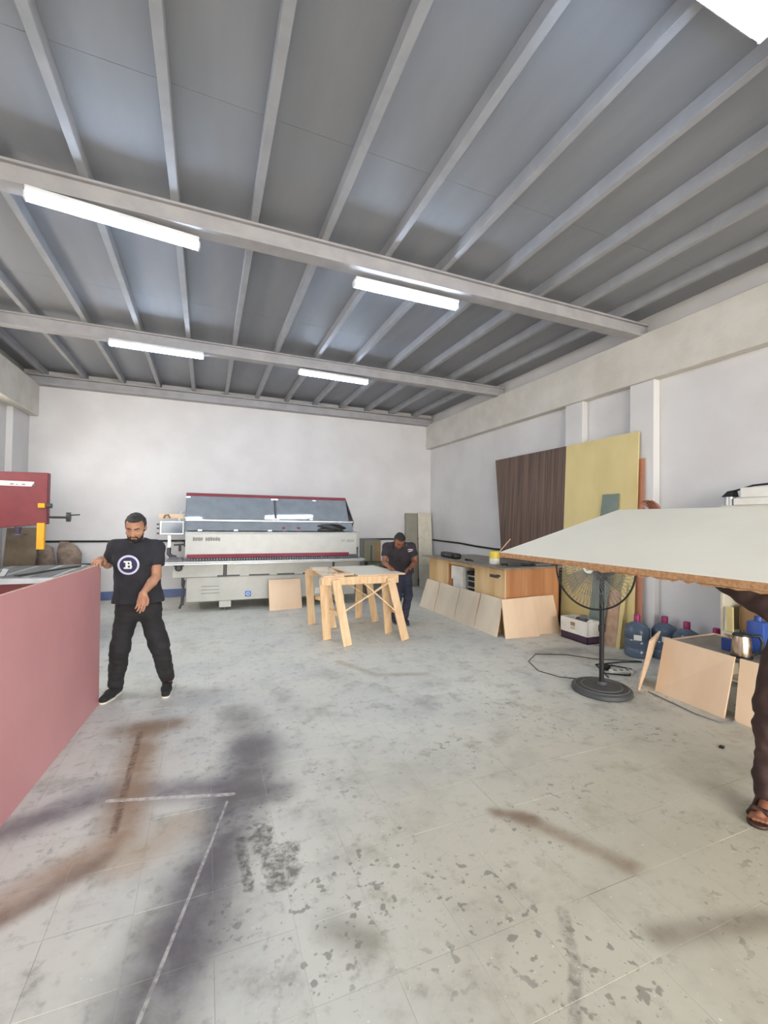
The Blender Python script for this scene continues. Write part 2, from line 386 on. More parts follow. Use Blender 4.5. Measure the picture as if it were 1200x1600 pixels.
wb = B().box((XL-.2,YB,0), (XR+.2,YB+.2,ZC+.2)).out('wall_back', 'wall'); tag(wb, 'plain white back wall', 'wall', kind='structure')
wlb = B().box((XL-.2,YF,0), (XL,YB,WZ[0])).box((XL-.2,YF,WZ[1]), (XL,YB,ZC+.2))
for y0, y1 in ((YF,WINS[0][0]),(WINS[0][1],WINS[1][0]),(WINS[1][1],YB)): wlb.box((XL-.2,y0,WZ[0]), (XL,y1,WZ[1]))
for i, (y0, y1) in enumerate(WINS):  # frames of the added windows, there only to let in side light
    wn_ = B().box((XL-.12,y0,WZ[0]), (XL-.07,y1,WZ[0]+.05)).box((XL-.12,y0,WZ[1]-.05), (XL-.07,y1,WZ[1])).box((XL-.12,y0,WZ[0]+.05), (XL-.07,y0+.05,WZ[1]-.05)).box((XL-.12,y1-.05,WZ[0]+.05), (XL-.07,y1,WZ[1]-.05)).box((XL-.12,(y0+y1)/2-.025,WZ[0]+.05), (XL-.07,(y0+y1)/2+.025,WZ[1]-.05)).out('window_%d' % (i+1), 'alu')
    tag(wn_, ['open aluminium window in the left wall, nearer one','open aluminium window in the left wall, farther one'][i], 'window', kind='structure')
wl = wlb.out('wall_left', 'wall'); tag(wl, 'white left wall', 'wall', kind='structure')
B().box((XL,YF,3.52), (-2.98,YB,4.13), bev=.01).out('concrete_beam', 'rc', wl)
B().box((XL,9.35,0), (-3.12,YB,3.52), bev=.008).out('pilaster', 'wall', wl)
B().box((XL,3.9,0), (-3.12,4.3,3.52), bev=.008).out('pilaster', 'wall', wl)
wr = B().box((XR,YF,0), (XR+.2,YB,ZC+.2)).out('wall_right', 'wall'); tag(wr, 'white right wall', 'wall', kind='structure')
B().box((5.25,YF,3.51), (XR,YB,4.13), bev=.01).out('concrete_beam', 'rc', wr)
B().box((5.29,3.87,0), (XR,4.22,3.51), bev=.008).out('pilaster', 'wall', wr)
B().box((5.29,5.02,0), (XR,5.37,3.51), bev=.008).out('pilaster', 'wall', wr)
wf = B().box((XL-.2,YF-.2,0), (DOOR[0],YF,ZC+.2)).box((DOOR[1],YF-.2,0), (XR+.2,YF,ZC+.2)).box((DOOR[0],YF-.2,DOOR[2]), (DOOR[1],YF,ZC+.2)).out('wall_front', 'wall'); tag(wf, 'front wall around the open shutter door', 'wall', kind='structure')
sk = B().box((XL,YB-.014,0), (XR,YB,.16), bev=.003).out('baseboard_back', 'blue'); tag(sk, 'blue painted skirting along the back wall', 'baseboard', kind='structure')

# roof: deck panels, purlins, beams
ce = B().box((XL-.2,YF-.2,ZC+.012), (XR+.2,YB+.2,ZC+.1)).out('ceiling', 'deck'); tag(ce, 'grey metal roof deck on purlins and beams', 'ceiling', kind='structure')
PX = [-0.30+.643*k for k in range(-4, 9)]
edges = [XL]+PX+[XR]
for a, b in zip(edges, edges[1:]):
    for y0, y1 in ((YF,-3.6),(-3.6,-.6),(-.6,3.05),(3.05,6.1),(6.1,YB)):
        B().box((a+.002,y0+.0015,ZC), (b-.002,y1-.0015,ZC+.012)).out('deck_panel', 'deck', ce)
for x in PX:
    B().box((x-.032,YF,4.285), (x+.032,YB,ZC), bev=.003).out('purlin', 'purlin', ce)
for y in (-5.0, -2.0, 1.0, 4.015, 7.03):
    bo = B().box((XL+.02,y+.03,4.125), (XR-.02,y+.125,4.265)).box((XL+.02,y-.005,4.262), (XR-.02,y+.16,4.283)).box((XL+.02,y+.0,4.115), (XR-.02,y+.155,4.135)).out('roof_beam', 'steel', ce)
B().box((XL+.02,YB-.19,4.10), (XR-.02,YB-.001,4.12)).box((XL+.02,YB-.10,4.12), (XR-.02,YB-.02,4.26)).box((XL+.02,YB-.19,4.26), (XR-.02,YB-.001,4.284)).out('roof_beam', 'steel', ce)

# ceiling lamps
def led(loc, label, by, rz=0):
    L = 1.2; t = thing('led_batten', loc, label, 'lamp', 'LED batten lights under the roof beams')
    o = Vector(loc)
    B().box(o+Vector((-L/2,-.062,.024)), o+Vector((L/2,.062,.056)), bev=.006).out('housing', 'led_body', t)
    B().box(o+Vector((-L/2+.004,-.034,-.026)), o+Vector((L/2-.004,.034,.0245)), bev=.016, seg=3).out('diffuser', 'led', t, 40)
    for sgn in (-1, 1): B().box(o+Vector((sgn*(L/2)-.012,-.037,-.03)), o+Vector((sgn*(L/2)+.012,.037,.036)), bev=.01).out('end_cap', 'led_body', t)
    for sgn in (-.33, .33): B().tube([o+Vector((sgn,0,.05)), o+Vector((sgn,0,.075)), Vector((o.x+sgn,by,4.10)), Vector((o.x+sgn,by,4.118))], .006, 8).out('hanger', 'chrome', t)
    t.rotation_euler.z = rz; return t
led((-.71,4.085,4.03), 'largest glowing LED batten, over the standing man in the printed T-shirt', 4.13, .12)
led((1.94,4.185,4.03), 'glowing LED batten under the nearer roof beam, right of centre', 4.14)
led((-.69,6.99,4.03), 'glowing LED batten under the farther roof beam, left one of two', 7.10, .02)
led((1.945,7.10,4.03), 'glowing LED batten under the farther roof beam, right one of two', 7.12, .04)
led((1.87,1.235,4.03), 'brightest LED batten cut by the top right corner', 1.13)

# wall cables
def cable(name, pts, r, label, cat='cable', mat='rubber', parent=None):
    o = B().tube(pts, r, 8).out(name, mat, parent, 60); 
    if label: tag(o, label, cat)
    return o
def wavy(a, b, n, amp, seed=0):
    rr = random.Random(seed); a = Vector(a); b = Vector(b)
    return [a.lerp(b, i/n)+Vector((0,0,rr.uniform(-amp,amp))) for i in range(n+1)]
cable('wall_conduit', wavy((-2.98,YB-.02,1.15), (5.30,YB-.02,1.19), 16, .006), .02, 'black conduit running along the whole back wall', 'conduit')
cable('wall_cable', wavy((-2.3,YB-.015,.70), (-.55,YB-.015,.74), 10, .01, 2), .012, 'thin black cable low on the back wall behind the man')
cable('wall_conduit', [(XR-.02,9.9,1.17),(XR-.02,8.6,1.15),(XR-.02,8.0,1.12),(XR-.02,7.3,1.10),(XR-.02,6.6,1.11)], .02, 'black sagging conduit on the right wall beside the walnut sheet', 'conduit')

# ------------------------------------------------------------------ sheets and boards
def board(name, q, th, face, edge, label, cat, group=None, nu=1, nv=1, fn=None):
    b = B().slab(q, th, nu, nv, fn); o = b.out(name, face)
    if edge != face:
        o.data.materials.append(M[edge])
        n = (Vector(q[1])-Vector(q[0])).cross(Vector(q[3])-Vector(q[0])).normalized()
        for p in o.data.polygons:
            if abs(p.normal.dot(n)) < .6: p.material_index = 1
    if nu > 1: o.data.polygons.foreach_set('use_smooth', [False]*len(o.data.polygons))
    return tag(o, label, cat, group)
# pink sheet held on edge by the standing man (face turned to +X)
a = Vector((-.835,4.49,0)); d = Vector((-.080,-.997,0)); e = a+d*2.44; up = Vector((-.012,0,1.217))
board('pink_sheet', [e, a, a+up, e+up], .018, 'pink', 'palewood', 'pink laminated sheet held on its long edge by the standing man', 'board')
# cream sheet carried flat
cq = [(1.93,.13,1.42),(3.10,.13,1.75),(3.10,2.57,1.75),(1.93,2.57,1.42)]
cs = board('cream_sheet', cq, .034, 'cream', 'chip', 'big cream sheet with raw chipboard edge carried flat at shoulder height', 'board', nu=6, nv=10)
ch = B()
rr = random.Random(3)
for i in range(26):      # torn chips along the lower near edge
    y = rr.uniform(.2, 1.75); L = rr.uniform(.03,.14)
    n = Vector((-.33,0,1.17)).normalized(); p = Vector((1.932,y,1.42))-n*.036
    ch.poly([p, p+Vector((0,L,0)), p+Vector((.004,L*.6,-.006-rr.random()*.006)), p+Vector((.02,L*.5,.004))], [(0,1,2),(0,2,3),(1,3,2),(0,3,1)])
ch.out('torn_chips', 'chip', cs)['kind'] = 'stuff'
# sheets leaning on the right wall
board('orange_sheet', [(5.20,5.15,0),(5.20,3.985,0),(5.272,3.985,2.50),(5.272,5.15,2.50)], .012, 'orangeb', 'orangeb', 'orange brown sheet showing as a strip behind the yellow sheet', 'board')
ys = board('yellow_sheet', [(5.14,5.30,0),(5.14,4.05,0),(5.245,4.05,2.86),(5.245,5.30,2.86)], .018, 'yellow', 'yellow', 'tall yellow sheet leaning on the right wall', 'board')
board('walnut_sheet', [(5.16,6.70,.0),(5.16,5.32,.0),(5.27,5.32,2.86),(5.27,7.16,2.86)], .008, 'walnut', 'walnut', 'dark walnut laminate sheet leaning behind the counter', 'board', nu=8, nv=10,
      fn=lambda a, b: Vector((-.04*(1-a)**2*math.sin(PI*b), -.06*(1-a)*math.sin(PI*b), 0)))
board('green_strip', [(5.04,4.70,0),(5.04,4.43,0),(5.195,4.30,2.05),(5.195,4.57,2.05)], .008, 'greenb', 'greenb', 'narrow grey green strip leaning on the yellow sheet', 'board')
board('particle_board', [(5.05,4.42,0),(5.05,4.23,0),(5.145,4.23,.72),(5.145,4.42,.72)], .016, 'pinkish', 'pinkish', 'small pinkish particle board at the foot of the yellow sheet', 'board')
board('yellow_strip', [(5.04,4.22,0),(5.04,4.165,0),(5.14,4.14,.86),(5.14,4.20,.86)], .016, 'yellow', 'yellow', 'narrow yellow offcut standing beside the first water bottle', 'board')
# tall panels at the back wall
board('taupe_board', [(4.66,9.92,0),(4.99,9.92,0),(4.99,10.04,1.84),(4.66,10.04,1.84)], .018, 'taupe', 'taupe', 'tall taupe panel leaning on the back wall behind the bending man', 'board')
board('corner_board', [(5.00,9.88,0),(5.36,9.80,0),(5.36,9.98,1.85),(5.00,10.02,1.85)], .018, 'beige', 'taupe', 'tall cream panel standing in the far right corner', 'board')
# small square in front of the edge bander
board('square_board', [(1.08,8.02,0),(1.68,8.10,0),(1.66,8.22,.53),(1.07,8.18,.53)], .016, 'ply', 'palewood', 'square plywood piece leaning on the edge banding machine', 'board')
# pieces leaning on the counter
yb = [7.62,7.05,6.36,5.77,5.19]; labs = ['farthest of the four creamy boards leaning on the counter front','second farthest creamy board leaning on the counter front','third creamy board leaning under the counter opening','nearest creamy board leaning on the counter front, beside its corner']
for i in range(4):
    y1, y0 = yb[i], yb[i+1]; w = .004*(i % 2)
    board('creamy_board', [(3.86+w,y1-.004,0),(3.86+w,y0+.004,0),(4.0+w,y0+.03+.02*(i==3),.52-.012*(i==1)),(4.0+w,y1-.05*(i==0)-.004,.53)], .016, 'ply2', 'palewood', labs[i], 'board', 'creamy boards leaning on the counter')
board('plywood_piece', [(3.93,5.07,0),(4.50,5.03,0),(4.50,5.17,.545),(3.94,5.18,.53)], .016, 'ply', 'palewood', 'plywood piece leaning on the counter end, left one', 'board', 'plywood pieces at the counter end')
board('plywood_piece', [(4.46,5.10,0),(4.96,5.10,0),(4.91,5.21,.545),(4.46,5.21,.54)], .016, 'ply', 'palewood', 'plywood piece leaning on the counter end, right one beside the carton', 'board', 'plywood pieces at the counter end')
# pieces leaning on the low table
board('plywood_offcut', [(3.985,3.06,0),(4.30,3.30,0),(4.34,3.10,.54),(4.05,2.99,.50)], .016, 'ply', 'palewood', 'plywood piece leaning askew at the far end of the low table', 'board', 'plywood pieces at the low table')
board('plywood_offcut', [(4.13,3.01,0),(4.09,2.37,0),(4.19,2.34,.515),(4.19,2.955,.53)], .016, 'ply', 'palewood', 'plywood piece leaning on the low table below the kettle', 'board', 'plywood pieces at the low table')
board('plywood_offcut', [(4.13,2.31,0),(4.10,1.75,0),(4.19,1.73,.51),(4.19,2.30,.515)], .016, 'ply', 'palewood', 'plywood piece leaning on the low table behind the brown-clad leg', 'board', 'plywood pieces at the low table')

# ------------------------------------------------------------------ edge banding machine
eb = thing('edge_banding_machine', (1.25,8.8,0), 'long white edge banding machine with smoked cover and maroon strip', 'machine')
bw = B().box((-.30,8.34,.17),(2.78,9.25,.60), bev=.008).out('lower_cabinet', 'white2', eb)
B().box((-.52,8.30,.605),(.30,9.2,.845), bev=.006).out('cabinet_panel', 'white2', eb)
B().box((.355,8.30,.605),(2.30,9.2,.845), bev=.006).out('cabinet_panel', 'white2', eb)
B().box((2.345,8.30,.605),(2.86,9.2,.845), bev=.006).out('cabinet_panel', 'white2', eb)
for x in (.327, 2.322):
    B().box((x-.022,8.32,.60),(x+.022,9.0,.85)).box((x-.06,8.285,.835),(x+.06,8.32,.85)).out('gap_post', 'dark', eb)
for x0, x1 in ((.20,.58),(.74,1.10),(1.24,1.56),(1.72,2.28)):
    B().box((x0,8.292,.606),(x1,8.31,.632)).out('slot', 'dark', eb)
tbm = B().box((-.68,8.06,.862),(2.88,8.80,.90), bev=.006).box((-.66,8.10,.842),(2.86,8.75,.864)).out('feed_table', 'alu', eb)
B().box((-.68,8.045,.868),(2.88,8.06,.888)).out('table_lip', 'white', eb)
for sgx, i in ((0,0),(1,1)):
    x = .34 if i == 0 else 2.45
    ft = B().box((x-.10,8.30,.06),(x+.10,8.48,.172), bev=.006).out('leg', 'white2', eb)
    B().cyl((x,8.38,.0),(x,8.38,.012), .05).cyl((x,8.38,.01),(x,8.38,.075), .012).out('levelling_foot', 'chrome', ft)
for x in (.34, 2.45):
    ft = B().box((x-.10,9.05,.06),(x+.10,9.2,.172), bev=.006).out('leg', 'white2', eb)
    B().cyl((x,9.12,.0),(x,9.12,.012), .05).cyl((x,9.12,.01),(x,9.12,.075), .012).out('levelling_foot', 'chrome', ft)
# vent grooves and stickers
for z in (.31,.37,.43): B().box((-.06,8.334,z),(.24,8.341,z+.008)).out('vent_groove', 'dgrey', eb)
for x in (.68, 1.83):
    st = B().box((x,8.332,.225),(x+.105,8.341,.325)).out('sticker', 'sticker', eb)
    B().ring((x+.052,8.331,.275), .026, .007, (0,1,0), 24, 6).out('sticker_ring', 'badgew', st)
B().box((1.97,8.333,.22),(2.08,8.341,.33)).out('notice_label', 'paper', eb)
# pressure beam (white body)
ub = B().prism([(8.30,.965),(8.30,1.36),(8.34,1.40),(9.15,1.40),(9.15,.965)], 'x', -.33, 2.79, bev=.006).out('pressure_beam', 'white', eb)
B().box((2.79,8.36,1.10),(2.86,9.1,1.40), bev=.006).box((2.85,8.36,.90),(2.87,9.1,1.40)).out('end_housing', 'white2', eb)
B().box((2.66,8.40,.905),(2.85,8.9,1.07)).out('end_opening', 'dgrey', eb)
B().prism([(8.22,.945),(8.27,1.005),(8.31,1.005),(8.31,.945)], 'x', -.30, 2.62, bev=.003).out('guard_strip', 'maroon', eb)
chain = B()
for i in range(64): chain.box((-.28+i*.0455,8.21,.905),(-.28+i*.0455+.034,8.30,.938), bev=.004)
co = chain.out('chain_pads', 'dgrey', eb); co['kind'] = 'stuff'
# lettering on the beam: illegible grey block marks
def marks(x0, x1, z0, z1, y, n, mat, name, seed):
    rr = random.Random(seed); b = B(); w = (x1-x0)/n
    for i in range(n):
        if i == n//2-1: continue
        a = x0+i*w; c = a+w*.78; t = w*.26
        h0 = rr.uniform(.0,.12); h1 = rr.uniform(.0,.10); m = rr.uniform(.35,.6)      # blurred block marks, too worn to read
        b.box((a,y,z0+(z1-z0)*h0),(a+w*m,y+.003,z1-(z1-z0)*h1)); b.box((a+w*(m+.04),y,z0+(z1-z0)*rr.uniform(0,.2)),(c+w*.1,y+.003,z1-(z1-z0)*rr.uniform(0,.25)))
    o = b.out(name, mat, eb); o['kind'] = 'stuff'; return o
marks(-.21,.24,1.235,1.305,8.297,11,'print','name_lettering',4)
marks(2.47,2.74,1.205,1.262,8.297,7,'print2','model_lettering',5)
# tilted smoked cover: front face leans back 30 degrees
def cov(x0, x1, nm):
    # panel from (y 8.44,z1.62) up to (8.69,2.045)
    return B().slab([(x0,8.44,1.62),(x1,8.44,1.62),(x1,8.682,2.045),(x0,8.682,2.045)], .006).out(nm, 'acrylic', eb)
cov(-.33,1.20,'cover_window'); cov(1.24,2.66,'cover_window')
B().slab([(-.33,8.36,1.42),(2.74,8.36,1.42),(2.72,8.432,1.585),(-.33,8.432,1.585)], .006).out('lower_window', 'acrylic', eb)
B().bar((-.335,8.435,1.602),(2.745,8.435,1.602), .03, .024).out('cover_rail', 'alu', eb)
B().prism([(8.675,2.04),(8.665,2.075),(8.72,2.10),(9.2,2.10),(9.2,2.06),(8.72,2.05)], 'x', -.345, 2.665, bev=.003).out('cover_top', 'maroon', eb)
B().bar((1.22,8.435,1.615),(1.22,8.685,2.045), .035, .012, up=(1,0,0)).out('cover_divider', 'dgrey', eb)
B().prism([(8.36,1.41),(8.44,1.62),(8.69,2.05),(9.2,2.06),(9.2,1.41)], 'x', -.345, -.335).out('cover_end', 'acrylic', eb)
B().poly([(2.70,8.36,1.41),(2.76,8.44,1.60),(2.665,8.69,2.05),(2.665,9.2,2.06),(2.76,9.2,1.41),(2.715,8.36,1.41),(2.775,8.44,1.60),(2.68,8.69,2.05),(2.68,9.2,2.06),(2.775,9.2,1.41)],
         [(0,1,2,3,4),(9,8,7,6,5)]+[(i,(i+1)%5,(i+1)%5+5,i+5) for i in range(5)]).out('cover_end', 'dgrey', eb)
B().box((-.33,9.16,1.40),(2.66,9.2,2.06)).out('back_panel', 'dgrey', eb)
for x, z in ((-.31,1.64),(1.19,1.64),(1.25,1.64),(-.31,2.02),(1.19,2.02),(1.25,2.02),(1.9,1.64),(2.0,2.02),(-.1,1.425),(.5,1.425),(1.1,1.425)):
    y = 8.44+(z-1.62)*.588 if z > 1.6 else 8.35
    B().box((x-.035,y-.012,z-.012),(x+.035,y-.002,z+.012), bev=.003).out('hinge', 'chrome', eb)
for x, r in ((.02,.13),(.42,.10),(.80,.12),(1.5,.11),(1.9,.12),(2.3,.1)):   # aggregates behind the window
    B().cyl((x,8.86,1.72),(x,8.95,1.72), r, seg=24).cyl((x,8.82,1.72),(x,8.86,1.72), r*.45, seg=16).out('aggregate_wheel', 'dgrey', eb)
    B().box((x-.10,8.96,1.45),(x+.10,9.14,1.66), bev=.01).out('aggregate_motor', 'dark', eb)
for x in (1.36, 1.64):
    B().cyl((x,8.42,1.40),(x,8.42,1.415), .05, seg=20).cyl((x,8.42,1.415),(x,8.42,1.455), .022, seg=16).lathe([(.001,1.445),(.045,1.45),(.05,1.47),(.04,1.49),(.001,1.495)], (x,8.42,0), 20).out('stop_button', 'maroon', eb, 40)
# left infeed end: control screen on its post
sc_ = B().box((-.76,8.56,1.33),(-.36,8.62,1.585), bev=.012).out('control_panel', 'alu', eb)
B().box((-.725,8.552,1.365),(-.385,8.562,1.56)).out('screen', 'screen', sc_)
for z in (1.36,1.45,1.52): B().cyl((-.80,8.575,z),(-.76,8.575,z), .014, seg=10).out('button', 'dark', sc_)
B().bar((-.60,8.64,1.34),(-.60,8.64,.98), .05, .05).bar((-.60,8.64,1.33),(-.60,8.64,1.36), .09, .07).out('panel_post', 'alu', eb)
B().tube([(-.60,8.60,1.10),(-.60,8.56,1.0),(-.55,8.54,.955),(-.48,8.55,.94)], .035, 10).out('post_elbow', 'dark', eb, 60)
B().bar((-.52,8.5,1.16),(-.34,8.5,1.17), .03, .03).bar((-.50,8.5,1.22),(-.40,8.48,1.24), .02, .02).bar((-.42,8.5,1.05),(-.42,8.5,1.18), .045, .04).box((-.36,8.47,1.13),(-.33,8.53,1.22)).out('feed_arm', 'black', eb)
B().tube([(-.44,8.7,1.56),(-.46,8.72,1.66),(-.42,8.74,1.74),(-.36,8.76,1.76),(-.33,8.78,1.70)], .018, 10).out('hose', 'alu', eb, 60)
B().box((-.78,8.70,1.625),(-.38,8.72,1.705)).out('wooden_plate', 'ply', eb)
B().tube([(-.70,8.68,1.63),(-.68,8.665,1.68),(-.63,8.66,1.69),(-.60,8.665,1.63)], .014, 8).out('plate_bracket', 'olive', eb, 60)
B().box((-.60,8.14,.90),(-.36,8.6,.935), bev=.006).cyl((-.40,8.2,.93),(-.40,8.2,.97), .03).box((-.58,8.3,.93),(-.45,8.5,.95)).out('infeed_fence', 'dgrey', eb)
B().lathe([(.001,-.03),(.035,-.03),(.05,-.012),(.06,0),(.001,0)], (-.42,8.255,.78), 20, Rx(-PI/2)).box((-.50,8.28,.80),(-.34,8.30,.845), bev=.006).out('knob', 'dark', eb, 40)
B().tube([(-.36,8.36,.60),(-.36,8.35,.50),(-.34,8.37,.38),(-.36,8.37,.25),(-.37,8.40,.14),(-.40,8.42,.06)], .02, 8).tube([(-.33,8.40,.55),(-.345,8.38,.42),(-.345,8.38,.30),(-.345,8.38,.12)], .016, 8).box((-.38,8.37,.44),(-.33,8.42,.56), bev=.01).out('power_cable', 'dark', eb, 60)
# cloth bundle on the machine
def lump(name, c, rad, mat, label, cat, seed, sub=3, flat=.0, amp=.25):
    b2 = bmesh.new(); bmesh.ops.create_icosphere(b2, subdivisions=sub, radius=1); rr = random.Random(seed)
    ph = [(rr.uniform(2,6),rr.uniform(2,6),rr.uniform(2,6),rr.uniform(0,6)) for _ in range(5)]
    for v in b2.verts:
        w = sum(math.sin(v.co.x*a+v.co.y*b_+v.co.z*c_+d_) for a, b_, c_, d_ in ph)/5
        v.co *= 1+amp*w
        v.co = Vector((v.co.x*rad[0], v.co.y*rad[1], v.co.z*rad[2]))
        v.co.z = max(v.co.z, -rad[2]*.55)
    zmin = min(v.co.z for v in b2.verts)
    for v in b2.verts: v.co += Vector(c)-Vector((0,0,zmin))
    b = B(); b._add(b2); o = b.out(name, mat, None, 50); return tag(o, label, cat)
lump('cloth_bundle', (2.30,8.39,1.402), (.27,.06,.105), 'black', 'black cloth bundle lying on top of the edge banding machine', 'cloth', 11, 4, amp=.4)

# ------------------------------------------------------------------ red panel machine on the left
rm = thing('red_panel_saw', (-2.5,7.1,0), 'red panel machine with hood and grey table behind the pink sheet', 'machine')
B().box((-3.15,6.42,.06),(-1.75,7.75,.84), bev=.01).out('base_cabinet', 'red', rm)
B().box((-3.14,6.36,.0),(-1.8,7.7,.06)).out('plinth', 'dark', rm)
B().box((-3.18,6.33,.862),(-1.68,7.95,.90), bev=.004).box((-3.18,6.32,.84),(-1.68,6.36,.872)).out('table_top', 'alu', rm)
for i in range(5):
    x = -3.1+i*.29; B().box((x,6.42,.90),(x+.20,7.9,.906)).out('table_slat', 'dgrey', rm)
B().bar((-2.1,6.52,.915),(-1.70,7.60,.915), .05, .02).out('green_guide', 'cabgreen', rm)
hood = B().prism([(-3.15,1.40),(-1.93,1.53),(-1.93,2.20),(-3.15,2.185)], 'y', 6.95, 7.06, bev=.006).out('hood', 'red', rm)
B().prism([(-3.0,2.02),(-2.10,2.015),(-2.07,2.075),(-3.0,2.085)], 'y', 6.942, 6.951).out('white_stripe', 'badgew', hood)
for i, (x, w, h) in enumerate(((-2.33,.05,.022),(-2.27,.03,.016),(-2.21,.05,.02),(-2.10,.04,.016))):
    B().prism([(x,2.03),(x+w,2.03),(x+w*.7,2.03+h),(x+w*.2,2.03+h*.8)], 'y', 6.939, 6.943).out('stripe_mark', 'print', hood)
B().box((-2.02,6.90,1.74),(-1.945,6.952,1.80), bev=.006).out('latch', 'yel', hood)
B().cyl((-1.93,6.95,1.77),(-1.88,6.95,1.77), .032, seg=16).out('latch_knob', 'dark', hood)
B().box((-2.03,6.92,1.20),(-1.945,6.98,1.545), bev=.006).out('yellow_guard', 'yel', rm)
B().cyl((-1.97,7.05,1.62),(-1.97,7.3,1.62), .016).cyl((-1.97,7.3,1.62),(-1.80,7.3,1.62), .016).cyl((-1.80,7.3,1.62),(-1.76,7.3,1.62), .05, .06, 20).bar((-1.78,7.3,1.56),(-1.78,7.3,1.69), .045, .05).bar((-1.78,7.3,1.65),(-1.64,7.25,1.66), .018, .018).out('crank_handle', 'dark', rm)
B().cyl((-2.24,6.98,1.40),(-2.24,6.98,1.49), .025, .04).cyl((-2.24,6.98,1.385),(-2.24,6.98,1.402), .095, seg=24).out('pressure_foot', 'purple', rm)
B().box((-3.15,6.95,.90),(-2.95,7.30,1.45), bev=.01).out('hood_column', 'dark', rm)
B().prism([(-2.52,.906),(-2.22,.906),(-2.18,.985),(-2.24,1.0),(-2.26,.95),(-2.50,.93)], 'y', 6.55, 6.60, bev=.004).out('clamp', 'alu', rm)
# board and dust bags behind it
board('olive_board', [(-3.12,8.95,0),(-2.68,8.95,0),(-2.68,9.25,1.43),(-3.12,9.25,1.43)], .018, 'olive', 'olive', 'olive brown board leaning behind the red machine', 'board')
def bag(name, pts, label, seed):
    rr = random.Random(seed); b = B(); rings = []; seg = 18; ph = [rr.uniform(0,6) for _ in range(6)]
    for i, (x, y, z, rx, ry) in enumerate(pts):
        ring = []
        for q in range(seg):
            a = 2*PI*q/seg; w = 1+.09*math.sin(3*a+ph[0]+i)+.06*math.sin(5*a+ph[1]-i*1.3)
            ring.append(b.bm.verts.new((x+rx*w*math.cos(a), y+ry*w*math.sin(a), z)))
        rings.append(ring)
    for A, C in zip(rings, rings[1:]):
        for q in range(seg): b.bm.faces.new([A[q],A[(q+1)%seg],C[(q+1)%seg],C[q]])
    b.bm.faces.new(rings[0][::-1]); b.bm.faces.new(rings[-1])
    return tag(b.out(name, 'sack', None, 60), label, 'bag', 'dust bags by the back wall')
bag('dust_bag', [(-2.66,9.62,0,.15,.14),(-2.66,9.62,.3,.17,.15),(-2.66,9.62,.7,.15,.13),(-2.67,9.63,.95,.12,.11),(-2.70,9.65,1.06,.13,.05),(-2.72,9.65,1.12,.06,.03)], 'slumped brown dust bag between the olive board and the yellow guard', 1)
bag('dust_bag', [(-2.33,9.7,0,.16,.14),(-2.33,9.7,.35,.18,.15),(-2.33,9.7,.75,.17,.14),(-2.34,9.7,.95,.18,.12),(-2.36,9.7,1.08,.15,.08),(-2.42,9.7,1.17,.06,.04)], 'slumped brown dust bag right of the yellow guard', 2)

# ------------------------------------------------------------------ cabinet behind the trestles
gc = thing('grey_cabinet', (3.45,9.55,0), 'grey floor cabinet with olive front right of the edge banding machine', 'cabinet')
B().box((3.20,9.32,0),(3.72,9.8,1.21), bev=.008).out('body', 'cabgrey', gc)
dr = B().box((3.30,9.30,.60),(3.71,9.322,1.19), bev=.004).out('door', 'cabolive', gc)
B().box((3.46,9.292,.68),(3.50,9.302,1.08)).out('dark_slot', 'cabgreen', dr)
B().box((3.58,9.293,.64),(3.69,9.302,1.15)).out('wood_strip', 'tan', dr)
B().box((3.32,9.10,.40),(3.86,9.32,.72), bev=.008).out('front_case', 'cabgreen', gc)
B().box((3.36,9.09,.52),(3.60,9.102,.66), bev=.003).out('case_plate', 'cabolive', gc)
B().box((3.70,9.09,.58),(3.80,9.102,.63), bev=.003).out('case_handle', 'black', gc)
B().box((3.36,9.12,0),(3.82,9.32,.40), bev=.008).out('case_stand', 'cabgrey', gc)

# ------------------------------------------------------------------ trestles
def trestle(y, label, xl=(1.42,2.52), feet=None, dx=0):
    t = thing('trestle', (sum(xl)/2,y,0), label, 'trestle', 'pine trestles in the middle of the hall')
    zt = .875; x0, x1 = xl
    B().box((x0,y-.045,zt-.105),(x1,y+.045,zt), bev=.004).out('top_beam', 'pine', t)
    for (fx, fy, tx) in feet:
        s = -1 if fy < y else 1
        B().bar((fx,fy,.004),(tx,y+s*.075,zt-.03), .035, .115, up=(1,0,0), bev=.003).out('leg', 'pine', t)
    return t
f1 = [(1.56,5.85,1.47),(1.735,5.46,1.60),(2.50,5.92,2.36),(2.565,5.48,2.38)]
t1 = trestle(5.67, 'nearer pine trestle with crossed braces, closest to the viewer', feet=f1)
yf = 5.53
for a, b in (((1.66,yf,.42),(2.36,yf+.02,.80)),((2.50,yf-.005,.34),(1.98,yf+.02,.79))):
    B().bar(a, b, .018, .045, up=(0,1,0), bev=.002).out('cross_brace', 'pine', t1)
B().bar((1.56,5.83,.40),(1.66,5.52,.40), .03, .06).out('end_rail', 'pine', t1)
B().bar((2.50,5.88,.36),(2.53,5.52,.36), .03, .06).out('end_rail', 'pine', t1)
f2 = [(1.56,6.78,1.50),(1.80,6.42,1.72),(2.40,6.98,2.34),(2.56,6.62,2.42)]
t2 = trestle(6.72, 'farther pine trestle, half hidden behind the nearer one', xl=(1.45,2.5), feet=f2)
for a, b in (((1.7,6.6,.45),(2.3,6.62,.80)),((2.45,6.6,.40),(1.85,6.62,.79))):
    B().bar(a, b, .018, .045, up=(0,1,0), bev=.002).out('cross_brace', 'pine', t2)
B().bar((1.62,6.78,.42),(1.72,6.5,.42), .03, .06).out('end_rail', 'pine', t2)
